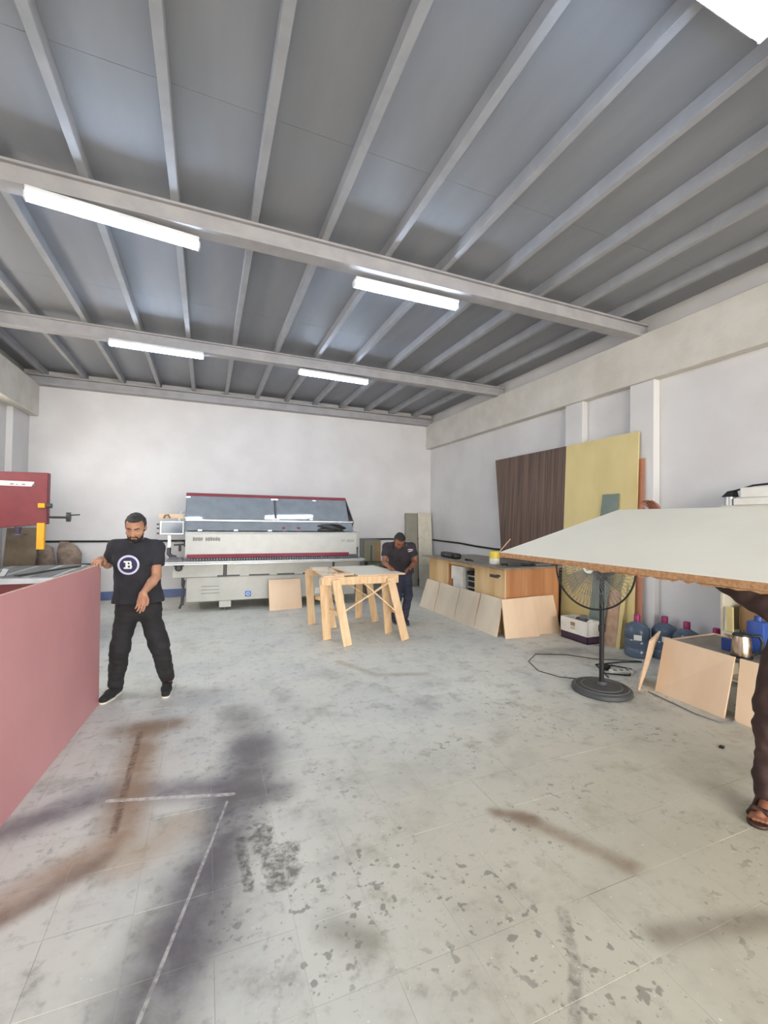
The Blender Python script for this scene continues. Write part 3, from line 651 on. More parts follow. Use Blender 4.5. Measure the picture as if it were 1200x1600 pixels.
# boards on the trestles
def flat(name, c, sx, sy, th, rz, face, label, edge='palewood', z=None):
    c = Vector((c[0],c[1],z)); R = Rz(rz)
    q = [c+R@Vector((sgx*sx/2,sgy*sy/2,th)) for sgx, sgy in ((-1,-1),(1,-1),(1,1),(-1,1))]
    return board(name, q, th, face, edge, label, 'board')
flat('white_board', (2.25,6.22), .72, 1.16, .018, .05, 'cream', 'cream board lying across both trestles under the bending man\'s hands', z=.876)
flat('board_offcut', (1.62,6.2), .28, 1.15, .018, -.06, 'ply2', 'long pale board lying across both trestles at their left end', z=.876)
flat('pale_offcut', (1.72,5.72), .30, .14, .02, .3, 'palewood', 'short pale offcut lying crooked on the nearer trestle', z=.8945)
flat('white_offcut', (1.60,6.45), .22, .3, .012, -.25, 'cream', 'small white offcut lying on the long pale board', z=.8945)
flat('thin_offcut', (1.62,5.95), .2, .05, .012, .6, 'pine', 'thin pine stick lying on the long pale board', z=.8945)

# ------------------------------------------------------------------ counter
ct = thing('counter', (4.55,6.4,0), 'plywood counter with grey top and reddish end panel', 'counter')
X0, X1, Y0, Y1, H = 4.05, 5.06, 5.25, 7.58, .955
B().box((X0,Y0,0),(X0+.02,6.03,H), bev=.002).out('front_panel', 'counter', ct)
B().box((X0,6.88,0),(X0+.02,Y1,H), bev=.002).out('front_panel', 'counter', ct)
B().box((X0,6.03,.885),(X0+.02,6.88,H)).out('front_rail', 'counter', ct)
B().box((X0,6.03,0),(X0+.02,6.88,.33)).out('front_kick', 'counter', ct)
for x0, x1 in ((X0+.02,4.41),(4.41,4.76),(4.76,X1)): B().box((x0+.001,Y0,0),(x1-.001,Y0+.02,H), bev=.002).out('end_panel', 'counter2', ct)
B().box((X0+.02,Y1-.02,0),(X1,Y1,H)).out('end_panel', 'counter', ct)
B().box((X1-.02,Y0+.02,0),(X1,Y1-.02,H)).out('back_panel', 'counter', ct)
B().box((X0+.02,6.01,0),(X1-.02,6.03,H)).out('divider', 'counter2', ct); B().box((X0+.02,6.88,0),(X1-.02,6.90,H)).out('divider', 'counter2', ct)
B().box((X0+.02,6.03,.315),(X1-.02,6.88,.33)).out('shelf', 'counter', ct)
B().poly([(3.96,5.15,H),(5.10,5.22,H),(5.10,7.62,H),(3.94,7.70,H),(3.96,5.15,H+.022),(5.10,5.22,H+.022),(5.10,7.62,H+.022),(3.94,7.70,H+.022)],
         [(0,3,2,1),(4,5,6,7),(0,1,5,4),(1,2,6,5),(2,3,7,6),(3,0,4,7)]).out('worktop', 'ctop', ct)
B().box((4.046,5.40,.80),(4.051,5.62,.845), bev=.002).box((4.045,5.36,.825),(4.051,5.46,.855), bev=.002).out('handle_slot', 'dark', ct)
# inside the opening
pc = thing('computer_case', (4.32,6.22,.33), 'white computer case with black drive bays inside the counter opening', 'computer')
B().box((4.12,6.10,.33),(4.52,6.34,.74), bev=.006).out('case', 'white2', pc)
for z0, z1 in ((.66,.72),(.56,.64),(.46,.53),(.37,.43)): B().box((4.112,6.13,z0),(4.121,6.31,z1)).out('bay', 'black', pc)
wc = B().box((4.11,6.48,.33),(4.45,6.80,.62), bev=.006).out('white_carton', 'cardw'); tag(wc, 'white carton at the bottom left of the counter opening', 'carton')
wc = B().box((4.10,6.50,.62),(4.42,6.84,.86), bev=.006, rot=Rz(.08)).out('white_carton', 'cardw'); tag(wc, 'upper white carton stacked in the counter opening', 'carton')
bx = B().box((4.14,6.10,.74),(4.46,6.40,.80), bev=.008).out('black_device', 'black'); tag(bx, 'flat black device on top of the computer case', 'device')
# on the counter
zc = H+.022
sp = thing('speaker_bar', (4.20,7.0,zc), 'long black speaker lying on the counter', 'speaker')
B().box((4.10,6.68,zc),(4.24,7.30,zc+.095), bev=.03, seg=3, rot=Rz(-.10)).out('body', 'black', sp, 40)
B().box((4.085,6.80,zc+.03),(4.102,7.2,zc+.075), bev=.004, rot=Rz(-.10), pivot=(4.17,6.99,0)).out('grille', 'dark', sp)
B().box((4.082,6.97,zc+.045),(4.088,7.03,zc+.06), rot=Rz(-.10), pivot=(4.17,6.99,0)).out('badge', 'print', sp)
gp = thing('glue_pot', (4.25,5.78,zc), 'yellow and white glue pot on the counter with a brush in it', 'pot')
B().lathe([(.001,0),(.075,0),(.08,.01),(.08,.09),(.001,.09)], (4.25,5.78,zc), 24).out('lower_half', 'cardw', gp, 40)
B().lathe([(.081,.0),(.083,.01),(.078,.10),(.07,.11),(.001,.11)], (4.25,5.78,zc+.09), 24).out('upper_half', 'ylwlid', gp, 40)
B().bar((4.27,5.74,zc+.15),(4.40,5.58,zc+.40), .022, .012).out('brush_handle', 'palewood', gp)
def tool(name, pts, r, mat, label):
    return tag(B().tube(pts, r, 8).out(name, mat, None, 60), label, 'tool')
tool('pliers', [(4.12,6.42,zc+.014),(4.15,6.30,zc+.014),(4.11,6.18,zc+.014)], .014, 'black', 'black pliers lying on the counter left of the glue pot')
tool('screwdriver', [(4.22,6.55,zc+.012),(4.16,6.36,zc+.012)], .012, 'dark', 'dark screwdriver lying on the counter right of the speaker')
pw = thing('power_tool', (4.35,5.42,zc), 'dark hand tool lying on the counter corner', 'tool')
B().box((4.22,5.40,zc),(4.50,5.46,zc+.05), bev=.012, seg=2).out('body', 'dark', pw); B().cyl((4.22,5.43,zc+.026),(4.12,5.43,zc+.026), .014).out('nose', 'black', pw); B().tube([(4.46,5.42,zc+.02),(4.55,5.34,zc+.02),(4.66,5.36,zc+.02)], .02, 8).out('grip', 'black', pw, 60)
pp = B().box((4.45,5.66,zc),(4.75,5.81,zc+.004), rot=Rz(.4)).out('paper_sheet', 'paper'); tag(pp, 'loose white paper on the counter beside the glue pot', 'paper')
tr = B().box((4.70,5.34,zc),(5.0,5.62,zc+.03), bev=.006).out('flat_tray', 'dgrey'); tag(tr, 'flat grey tray on the counter near its end', 'tray')

# ------------------------------------------------------------------ carton by the fan
cx = thing('fruit_carton', (5.02,4.66,0), 'open white carton with dark purple base beside the fan', 'carton')
xa, xb, ya, yb_ = 4.79, 5.02, 4.45, 4.92
B().box((xa,ya,0),(xb,yb_,.012)).box((xa,ya,0),(xa+.008,yb_,.11)).box((xb-.008,ya,0),(xb,yb_,.11)).box((xa,ya,0),(xb,ya+.008,.11)).box((xa,yb_-.008,0),(xb,yb_,.11)).out('base_tray', 'cardp', cx)
B().box((xa-.004,ya-.004,.10),(xa+.006,yb_+.004,.30)).box((xb-.006,ya-.004,.10),(xb+.004,yb_+.004,.30)).box((xa,ya-.004,.10),(xb,ya+.006,.30)).box((xa,yb_-.006,.10),(xb,yb_+.004,.30)).out('upper_sleeve', 'cardw', cx)
for z0, z1, a, b in ((.205,.255,4.66,4.74),(.185,.192,4.66,4.74),(.16,.172,4.66,4.74)): B().box((xa-.006,a,z0),(xa-.0035,b,z1)).out('carton_print', 'cardb', cx)
mo = thing('small_motor', (4.905,4.62,.012), 'small dark motor standing in the open carton', 'motor')
B().cyl((4.905,4.55,.26),(4.905,4.72,.26), .06, seg=20).out('barrel', 'dark', mo, 40); B().box((4.865,4.58,.30),(4.945,4.66,.36), bev=.008).out('terminal_box', 'dgrey', mo); B().box((4.845,4.56,.012),(4.965,4.70,.22), bev=.01).out('stand', 'dark', mo); B().cyl((4.905,4.50,.26),(4.905,4.55,.26), .014).out('shaft', 'chrome', mo)
lump('crumpled_paper', (4.92,4.515,.20), (.06,.05,.07), 'paper', 'crumpled white paper sticking out of the open carton', 'paper', 5, 3, amp=.35)

# ------------------------------------------------------------------ fan
FX, FY = 3.61, 3.18
fan = thing('pedestal_fan', (FX,FY,0), 'black pedestal fan with round base under the cream sheet', 'fan')
B().lathe([(.001,0),(.265,0),(.275,.012),(.27,.04),(.255,.052),(.20,.056),(.10,.064),(.05,.075),(.04,.10),(.001,.10)], (FX,FY,0), 48).out('base', 'dark', fan, 30)
for r in (.24,.18,.12): B().ring((FX,FY,.058 if r < .2 else .054), r, .004, seg=48, k=6).out('base_rib', 'dgrey', fan)
B().cyl((FX,FY,.06),(FX,FY,1.12), .022, seg=20).out('pole', 'black', fan, 40)
B().cyl((FX,FY,.58),(FX,FY,.64), .03, seg=20).out('clamp', 'black', fan)
fn_ = Vector((-.97,-.23,.04)).normalized(); hc = Vector((FX,FY,1.20))
B().cyl(hc-fn_*.16, hc+fn_*.06, .075, .085, 24).out('motor', 'dark', fan, 40)
B().box(hc+Vector((-.04,-.04,-.12)), hc+Vector((.04,.04,-.02)), bev=.01).out('tilt_joint', 'black', fan)
gcn = hc+fn_*.16; R_ = .39
B().ring(gcn, R_, .009, fn_, 64, 8).out('guard_rim', 'black', fan, 60)
ax = fn_.orthogonal().normalized(); ay = fn_.cross(ax); gw = B()
for i in range(60):
    a = 2*PI*i/60; dr_ = ax*math.cos(a)+ay*math.sin(a); dt = ax*-math.sin(a)+ay*math.cos(a)
    for sgn in (1,-1):
        gw.tube([gcn+fn_*sgn*(.085*(1-(q/R_)**3.2))+dr_*q+dt*.05*math.sin(PI*q/R_)*sgn for q in (.05,.14,.23,.31,.37,R_)], .0019, 4)
for sgn in (1,-1):
    for q in (.14,.25): gw.ring(gcn+fn_*sgn*(.085*(1-(q/R_)**3.2)), q, .0022, fn_, 48, 4)
g_ = gw.out('guard_wires', 'dgrey', fan); g_['kind'] = 'stuff'
B().cyl(gcn+fn_*.078, gcn+fn_*.094, .05, .046, 24).out('centre_badge', 'badgew', fan, 40)
B().ring(gcn+fn_*.095, .02, .004, fn_, 20, 6).out('badge_mark', 'print', fan)
B().cyl(gcn-fn_*.05, gcn+fn_*.03, .05, .04, 20).out('hub', 'dark', fan)
for i in range(3):
    a = 2*PI*i/3+.4; dr_ = ax*math.cos(a)+ay*math.sin(a); dt = ax*-math.sin(a)+ay*math.cos(a)
    q = [gcn+dr_*.04-dt*.03-fn_*.03, gcn+dr_*.30-dt*.11-fn_*.035, gcn+dr_*.31+dt*.09+fn_*.035, gcn+dr_*.04+dt*.03+fn_*.03]
    B().slab(q, .004).out('blade', 'fanblade', fan)
cable('fan_cord', [(FX+.05,FY+.29,.012),(FX-.12,FY+.42,.012),(FX-.2,FY+.65,.012),(FX-.08,FY+.95,.012),(FX+.2,FY+1.15,.012),(FX+.55,FY+1.0,.012),(FX+.75,FY+.75,.012),(FX+1.0,FY+.62,.012),(FX+1.2,FY+.50,.012)], .0045, 'thin dark power cord looping on the floor behind the fan')
cable('extension_lead', [(3.98,3.42,.01),(4.10,3.62,.01),(4.35,3.70,.01),(4.45,3.52,.01),(4.25,3.38,.01),(4.05,3.52,.01),(4.2,3.78,.01),(4.6,3.74,.01),(4.8,3.66,.01)], .007, 'coiled dark extension lead on the floor right of the fan base')
ms = thing('multi_socket', (4.2,3.48,0), 'white multi socket block on the floor by the coiled lead', 'socket')
B().box((4.12,3.44,.0),(4.36,3.52,.04), bev=.008, rot=Rz(-.3)).out('block', 'paper', ms)
for i in range(3): B().cyl((4.16+i*.07,3.49-i*.02,.04),(4.16+i*.07,3.49-i*.02,.044), .022, seg=16).out('outlet', 'dgrey', ms)
ad = B().box((4.14,3.60,0),(4.24,3.68,.05), bev=.01, rot=Rz(.4)).out('plug_adapter', 'black'); tag(ad, 'black plug adapter on the floor behind the fan base', 'adapter')
db = B().box((3.52,2.05,0),(3.56,2.08,.015), bev=.004, rot=Rz(.3)).out('wood_scrap', 'black'); tag(db, 'tiny black scrap on the floor before the low table', 'scrap')
cable('floor_cable', [(4.02,3.0,.008),(3.98,2.75,.008),(3.94,2.5,.008),(3.96,2.33,.008),(4.06,2.29,.008),(4.22,2.33,.008)], .006, 'thin grey cable lying along the plywood at the low table', mat='dgrey')

# ------------------------------------------------------------------ water bottles
def bottle(loc, label):
    t = thing('water_bottle', loc, label, 'bottle', 'large blue water bottles along the right wall'); o = Vector(loc)
    prof = [(.001,0),(.115,0),(.138,.012),(.142,.03),(.142,.10),(.136,.11),(.136,.12),(.142,.13),(.142,.21),(.136,.22),(.136,.23),(.142,.24),(.142,.32),(.136,.345),(.11,.385),(.07,.41),(.035,.425),(.03,.44),(.001,.44)]
    B().lathe(prof, o, 36).out('body', 'bottle', t, 50)
    B().lathe([(.001,.43),(.036,.43),(.036,.50),(.03,.51),(.001,.51)], o, 20).out('cap', 'magenta', t, 40)
    d = Vector((-.75,-.66,0)); s_ = Vector((.66,-.75,0)); c0 = o+d*.140+Vector((0,0,.24)); q = []
    b = B()
    for i in range(5):
        a = (i-2)/2*.30; p = o+(d*math.cos(a)+s_*math.sin(a))*.1435
        q.append((p+Vector((0,0,.22)), p+Vector((0,0,.285))))
    b.poly([v for pr_ in q for v in pr_], [(2*i,2*i+2,2*i+3,2*i+1) for i in range(4)]); b.out('label', 'paper', t)
    return t
bottle((5.0,3.88,0), 'blue water bottle nearest the yellow sheet, standing on the floor')
bottle((5.25,3.70,0), 'second blue water bottle from the yellow sheet')
bottle((5.20,3.40,0), 'third blue water bottle from the yellow sheet')
bottle((5.20,3.08,0), 'blue water bottle half hidden behind the low table')

# ------------------------------------------------------------------ low table, kettle, cabinet
lt = thing('low_table', (4.6,2.2,0), 'low table with grey top behind leaning plywood', 'table')
B().box((4.225,1.30,.46),(4.98,2.98,.485), bev=.003).out('table_top', 'dgrey', lt)
B().box((4.225,1.30,.485),(4.98,2.96,.489)).out('surface', 'ctop', lt)
B().box((4.97,1.30,.485),(4.985,2.98,.50)).box((4.3,2.965,.485),(4.98,2.98,.50)).out('edge_strip', 'palewood', lt)
for x, y in ((4.24,2.92),(4.94,2.92),(4.24,2.30),(4.24,1.36),(4.94,1.36)): B().box((x-.025,y-.025,0),(x+.025,y+.025,.46), bev=.002).out('leg', 'dark', lt)
kt = thing('kettle', (4.36,2.36,.489), 'brushed steel electric kettle on the low table', 'kettle'); ko = Vector((4.34,2.37,.489))
B().lathe([(.001,0),(.078,0),(.08,.008),(.08,.022),(.001,.022)], ko, 32).out('base', 'black', kt, 40)
B().lathe([(.001,.022),(.074,.022),(.076,.05),(.069,.14),(.06,.19),(.001,.19)], ko, 32).out('body', 'kettle', kt, 40)
B().lathe([(.066,.188),(.06,.205),(.03,.215),(.012,.22),(.012,.235),(.001,.235)], ko, 24).out('lid', 'black', kt, 40)
hd = Vector((.55,-.83,0)).normalized()
B().tube([ko+hd*.06+Vector((0,0,.195)), ko+hd*.12+Vector((0,0,.20)), ko+hd*.14+Vector((0,0,.15)), ko+hd*.13+Vector((0,0,.07)), ko+hd*.08+Vector((0,0,.04))], .014, 10).out('handle', 'black', kt, 60)
B().poly([ko+Vector(v) for v in ((-.045,.06,.15),(-.03,.075,.15),(-.075,.105,.185),(-.04,.065,.188),(-.06,.05,.188))], [(0,1,2),(1,3,2),(3,4,2),(4,0,2),(0,4,3,1)]).out('spout', 'kettle', kt)
bb = B().box((4.43,2.515,.489),(4.49,2.59,.60), bev=.008).out('blue_carton', 'blueplastic'); tag(bb, 'small bright blue packet on the low table left of the kettle', 'packet')
bj = thing('blue_jug', (4.62,2.39,.489), 'tall blue container on the low table behind the kettle', 'container')
B().box((4.56,2.32,.490),(4.68,2.46,.78), bev=.02, seg=2).out('body', 'blueplastic', bj, 40); B().cyl((4.62,2.39,.78),(4.62,2.39,.82), .03).out('cap', 'blueplastic', bj)
rp = thing('red_pot', (4.40,2.16,.489), 'small red pot on the low table right of the kettle', 'pot')
B().lathe([(.001,0),(.035,0),(.042,.08),(.001,.08)], (4.40,2.16,.489), 20).out('body', 'redplastic', rp, 40); B().lathe([(.001,.08),(.044,.08),(.044,.095),(.001,.095)], (4.40,2.16,.489), 20).out('lid', 'cardw', rp, 40)
cb_ = thing('beige_cabinet', (5.1,2.2,0), 'tall beige open cabinet by the right wall behind the low table', 'cabinet')
cx0, cx1, cy0, cy1, cz = 4.995, 5.38, 1.55, 2.92, 1.84
B().box((cx0,cy1-.02,0),(cx1,cy1,cz)).out('side_panel', 'beige', cb_); B().box((cx0,cy0,0),(cx1,cy0+.02,cz)).out('side_panel', 'beige', cb_)
B().box((cx1-.02,cy0+.02,0),(cx1,cy1-.02,cz)).out('back_panel', 'yellow', cb_)
B().box((cx0,cy0+.02,cz-.02),(cx1-.02,cy1-.02,cz)).out('top_panel', 'beige', cb_)
for z in (.05,.52,.98,1.42): B().box((cx0+.005,cy0+.02,z),(cx1-.02,cy1-.02,z+.02)).out('shelf', 'beige', cb_)
B().box((cx0-.008,2.80,.55),(cx0+.008,2.86,.80), bev=.003).out('yellow_stile', 'yellow', cb_)
tb_ = thing('tan_bag', (5.18,2.62,.54), 'tan rounded case standing on the cabinet shelf', 'bag')
B().box((5.08,2.42,.54),(5.30,2.82,.82), bev=.06, seg=4).out('body', 'tan', tb_, 50); B().tube([(5.19,2.54,.80),(5.19,2.56,.88),(5.19,2.68,.88),(5.19,2.70,.80)], .012, 8).out('handle', 'olive', tb_, 60)
w1 = B().box((4.995,1.75,1.842),(5.36,2.80,1.915), bev=.006).out('flat_white_box', 'cardw'); tag(w1, 'lower flat white box on top of the beige cabinet', 'box')
w2 = B().box((5.0,1.75,1.917),(5.36,2.74,2.02), bev=.006, rot=Rz(.02)).out('flat_white_box', 'cardw'); tag(w2, 'upper flat white box with grey print on top of the beige cabinet', 'box')
B().box((4.993,2.12,1.955),(4.998,2.34,1.975), rot=Rz(.02), pivot=(5.18,2.18,0)).out('box_print', 'print2', w2)
hb = thing('desk_lamp', (5.08,2.875,1.84), 'black and grey lamp head lying on top of the beige cabinet', 'lamp')
B().lathe([(.001,0),(.05,0),(.052,.09),(.001,.09)], (5.06,2.865,1.842), 20).out('base', 'alu', hb, 40)
B().poly([(5.0,2.815,1.932),(5.12,2.815,1.932),(5.12,2.915,1.932),(5.0,2.915,1.932),(5.03,2.815,2.0),(5.09,2.815,2.0),(5.09,2.875,1.99),(5.03,2.875,1.99)], [(0,3,2,1),(4,5,6,7),(0,1,5,4),(1,2,6,5),(2,3,7,6),(3,0,4,7)]).out('head', 'black', hb)
B().tube([(5.06,2.83,1.99),(5.07,2.66,2.04),(5.08,2.50,2.05)], .01, 8).out('arm', 'black', hb, 60)
bc = B().box((5.05,2.25,2.03),(5.12,2.45,2.055), bev=.008, rot=Rz(.1)).out('blue_tool', 'badge2'); tag(bc, 'dark blue tool lying on the stacked white boxes', 'tool')

# ------------------------------------------------------------------ people: smooth-blended body surfaces
class Body:
    def __init__(s, lo, hi, h):
        s.lo = np.array(lo, float); s.h = h; s.n = np.ceil((np.array(hi)-s.lo)/h).astype(int)+1
        s.D = np.full(tuple(s.n), .5, np.float32)
    def _win(s, lo, hi, pad):
        a = np.clip(np.floor((np.array(lo)-pad-s.lo)/s.h).astype(int), 0, s.n); b = np.clip(np.ceil((np.array(hi)+pad-s.lo)/s.h).astype(int)+1, 0, s.n)
        sl = tuple(slice(i, j) for i, j in zip(a, b))
        g = [(np.arange(i, j)*s.h+q).astype(np.float32) for i, j, q in zip(a, b, s.lo)]
        X = np.meshgrid(*g, indexing='ij'); return sl, X
    def _join(s, sl, d, k, cut=False):
        A = s.D[sl]
        if cut: A = -A
        if k > 1e-6:
            hh = np.clip(.5+.5*(A-d)/k, 0, 1); R = A*(1-hh)+d*hh-k*hh*(1-hh)
        else: R = np.minimum(A, d)
        s.D[sl] = -R if cut else R
    def cap(s, a, b, ra, rb=None, k=.02, n=None, sq=1.0, cut=False, flat=False):
        a = np.array(a, float); b = np.array(b, float); rb = ra if rb is None else rb; m = max(ra, rb)
        sl, X = s._win(np.minimum(a,b)-m, np.maximum(a,b)+m, .05)
        ba = b-a; L = max(ba@ba, 1e-9)
        t = np.clip(((X[0]-a[0])*ba[0]+(X[1]-a[1])*ba[1]+(X[2]-a[2])*ba[2])/L, 0, 1)
        q = [X[i]-(a[i]+t*ba[i]) for i in range(3)]
        if n is not None:
            n = np.array(n, float); n /= np.linalg.norm(n); qn = q[0]*n[0]+q[1]*n[1]+q[2]*n[2]
            q = [q[i]+n[i]*qn*(1/sq-1) for i in range(3)]
        d = np.sqrt(q[0]**2+q[1]**2+q[2]**2)-(ra+t*(rb-ra))
        if n is not None: d = d*min(1, sq)
        if flat:
            e = ba/math.sqrt(L); d = np.maximum(d, (X[0]-b[0])*e[0]+(X[1]-b[1])*e[1]+(X[2]-b[2])*e[2])
        s._join(sl, d.astype(np.float32), k, cut); return s
    def ell(s, c, r, F=None, k=.02, cut=False):
        c = np.array(c, float); r = np.array(r, float); m = r.max(); F = np.eye(3) if F is None else np.array(F, float)
        sl, X = s._win(c-m, c+m, .05); q = [X[i]-c[i] for i in range(3)]
        u = [(q[0]*F[i][0]+q[1]*F[i][1]+q[2]*F[i][2]) for i in range(3)]
        k0 = np.sqrt(sum((u[i]/r[i])**2 for i in range(3))); k1 = np.sqrt(sum((u[i]/r[i]**2)**2 for i in range(3)))+1e-6
        s._join(sl, (k0*(k0-1)/k1).astype(np.float32), k, cut); return s
    def plane(s, p, n, box=None):      # keep the side the normal points away from
        n = np.array(n, float); n /= np.linalg.norm(n); p = np.array(p, float)
        lo, hi = box if box else (s.lo, s.lo+s.n*s.h)
        sl, X = s._win(lo, hi, 0); d = (X[0]-p[0])*n[0]+(X[1]-p[1])*n[1]+(X[2]-p[2])*n[2]
        s.D[sl] = np.maximum(s.D[sl], d); return s
    def wrinkle(s, amp, f, seed, zr=None):
        rg = np.random.default_rng(seed); sl, X = s._win(s.lo, s.lo+s.n*s.h, 0); w = 0
        for i in range(6):
            v = rg.normal(size=3); v[2] *= 1.6; v *= f*(.6+.5*i)/np.linalg.norm(v); w = w+np.sin(X[0]*v[0]+X[1]*v[1]+X[2]*v[2]+rg.uniform(0,6)+1.3*np.sin(X[2]*f*.4+i))/(1+.35*i)
        s.D[sl] += (amp*w/2.4).astype(np.float32); return s
    def build(s, name, mat, parent=None, base=None):
        D = s.D; D[0]=D[-1]=.5; D[:,0]=D[:,-1]=.5; D[:,:,0]=D[:,:,-1]=.5
        ins = D < 0; cn = tuple(np.array(D.shape)-1)
        cnt = np.zeros(cn, np.int8)
        for i in (0,1):
            for j in (0,1):
                for k in (0,1): cnt += ins[i:cn[0]+i, j:cn[1]+j, k:cn[2]+k]
        act = np.argwhere((cnt > 0) & (cnt < 8)); vid = np.full(cn, -1, np.int64); vid[tuple(act.T)] = np.arange(len(act))
        acc = np.zeros((len(act),3)); num = np.zeros(len(act))
        cr = [(0,0,0),(1,0,0),(0,1,0),(1,1,0),(0,0,1),(1,0,1),(0,1,1),(1,1,1)]
        val = [D[act[:,0]+c[0], act[:,1]+c[1], act[:,2]+c[2]] for c in cr]
        for i in range(8):
            for j in range(i+1, 8):
                df = np.array(cr[j])-np.array(cr[i])
                if np.abs(df).sum() != 1: continue
                m = (val[i] < 0) != (val[j] < 0); t = val[i][m]/(val[i][m]-val[j][m])
                acc[m] += np.array(cr[i])+t[:,None]*df; num[m] += 1
        V = s.lo+(act+acc/num[:,None])*s.h; F = []
        for ax in range(3):
            sh = [slice(None)]*3; s2 = list(sh); sh[ax] = slice(0,-1); s2[ax] = slice(1,None)
            A = ins[tuple(sh)]; C = ins[tuple(s2)]; e = np.argwhere(A != C); sg = A[tuple(e.T)]
            u, v = (ax+1)%3, (ax+2)%3; ok = (e[:,u] > 0) & (e[:,v] > 0) & (e[:,u] < cn[u]) & (e[:,v] < cn[v]); e, sg = e[ok], sg[ok]
            q = []
            for du, dv in ((1,1),(0,1),(0,0),(1,0)):
                w = e.copy(); w[:,u] -= du; w[:,v] -= dv; q.append(vid[tuple(w.T)])
            q = np.stack(q, 1); q[~sg] = q[~sg][:, ::-1]; F.append(q)
        F = np.concatenate(F); 
        me = bpy.data.meshes.new(name); me.vertices.add(len(V)); me.vertices.foreach_set('co', V.astype(np.float32).ravel())
        me.loops.add(F.size); me.loops.foreach_set('vertex_index', F.ravel().astype(np.int32))
        me.polygons.add(len(F)); me.polygons.foreach_set('loop_start', np.arange(0, F.size, 4, dtype=np.int32))
        me.polygons.foreach_set('use_smooth', np.ones(len(F), bool)); me.update(calc_edges=True); me.validate()
        me.materials.append(M[mat]); o = bpy.data.objects.new(name, me); COL.objects.link(o)
        if parent is not None: _finish(o, parent)
        else:
            off = Vector(base); me.transform(Matrix.Translation(-off)); o.location = off; WLOC[o.name] = off
        return o
def nz(v): v = np.array(v, float); return v/np.linalg.norm(v)
def hand(bd, wrist, d, n, t, curl=.5, sz=1.0, spread=.1, thumb_out=.7):
    # d: towards the fingers, n: palm normal (fingers close towards it), t: thumb side
    w = np.array(wrist, float); d = nz(d); t = np.array(t, float); t = nz(t-d*(t@d)); n = np.array(n, float); n = nz(n-d*(n@d)-t*(n@t))
    offs = (.031,.0105,-.0105,-.030); lens = (.072,.080,.074,.058); rad = (.0095,.0098,.0093,.0082)
    for i in range(4):
        kn = w+d*(.088-.006*abs(i-1))*sz+t*offs[i]*sz
        bd.cap(w+t*offs[i]*.62*sz+d*.004, kn, .0135*sz, .0118*sz, k=.012)
        p = kn; dd = nz(d+t*offs[i]*spread*20)
        for j, fr in enumerate((.45,.32,.25)):
            a = curl*(.55+.5*j); dd = nz(dd*math.cos(a)+n*math.sin(a)*1.0) if j else nz(dd*math.cos(curl*.6)+n*math.sin(curl*.6))
            q = p+dd*lens[i]*fr*1.05*sz; bd.cap(p, q, rad[i]*sz*(1-.08*j), rad[i]*sz*(1-.08*(j+1)), k=.004); p = q
    bd.cap(w+d*.01, w+d*.06*sz, .02*sz, .024*sz, k=.015, n=n, sq=.6)
    a0 = w+t*.022*sz+d*.018*sz; a1 = a0+nz(d*.75+t*thumb_out+n*.25)*.042*sz; a2 = a1+nz(d*.95+t*thumb_out*.45+n*.35)*.032*sz; a3 = a2+nz(d+n*.4)*.024*sz
    bd.cap(a0, a1, .0145*sz, .012*sz, k=.012).cap(a1, a2, .0115*sz, .0105*sz, k=.004).cap(a2, a3, .0105*sz, .009*sz, k=.004)
def frame(fwd, up):
    f = nz(fwd); u = np.array(up, float); u = nz(u-f*(u@f)); r = np.cross(f, u); return np.array([r, f, u])    # right, forward, up
def head(bd, c, F):
    r, f, u = F; c = np.array(c, float); P = lambda x, y, z: c+r*x+f*y+u*z
    bd.ell(P(0,-.012,.03), (.075,.095,.088), F, k=.02)
    bd.ell(P(0,.028,-.035), (.060,.062,.080), F, k=.03)
    bd.cap(P(-.03,.05,-.085), P(.03,.05,-.085), .024, k=.03)
    bd.ell(P(0,.066,-.095), (.022,.022,.018), F, k=.02)           # chin
    bd.cap(P(0,.086,.012), P(0,.104,-.026), .008, .013, k=.012)   # nose
    for s in (-1,1):
        bd.ell(P(s*.012,.094,-.030), (.009,.011,.008), F, k=.008)
        bd.ell(P(s*.045,.055,-.025), (.024,.026,.02), F, k=.02)   # cheeks
        bd.cap(P(s*.012,.083,.030), P(s*.048,.070,.030), .008, k=.012)   # brow
        bd.ell(P(s*.031,.088,.010), (.016,.012,.010), F, k=.010, cut=True)
        bd.ell(P(s*.031,.066,.010), (.013,.013,.012), F, k=.003)   # eyeball with lid
        bd.ell(P(s*.078,-.012,-.006), (.010,.020,.032), F, k=.006)
    bd.cap(P(-.018,.084,-.056), P(.018,.084,-.056), .007, k=.006).cap(P(-.016,.083,-.068), P(.016,.083,-.068), .008, k=.006)
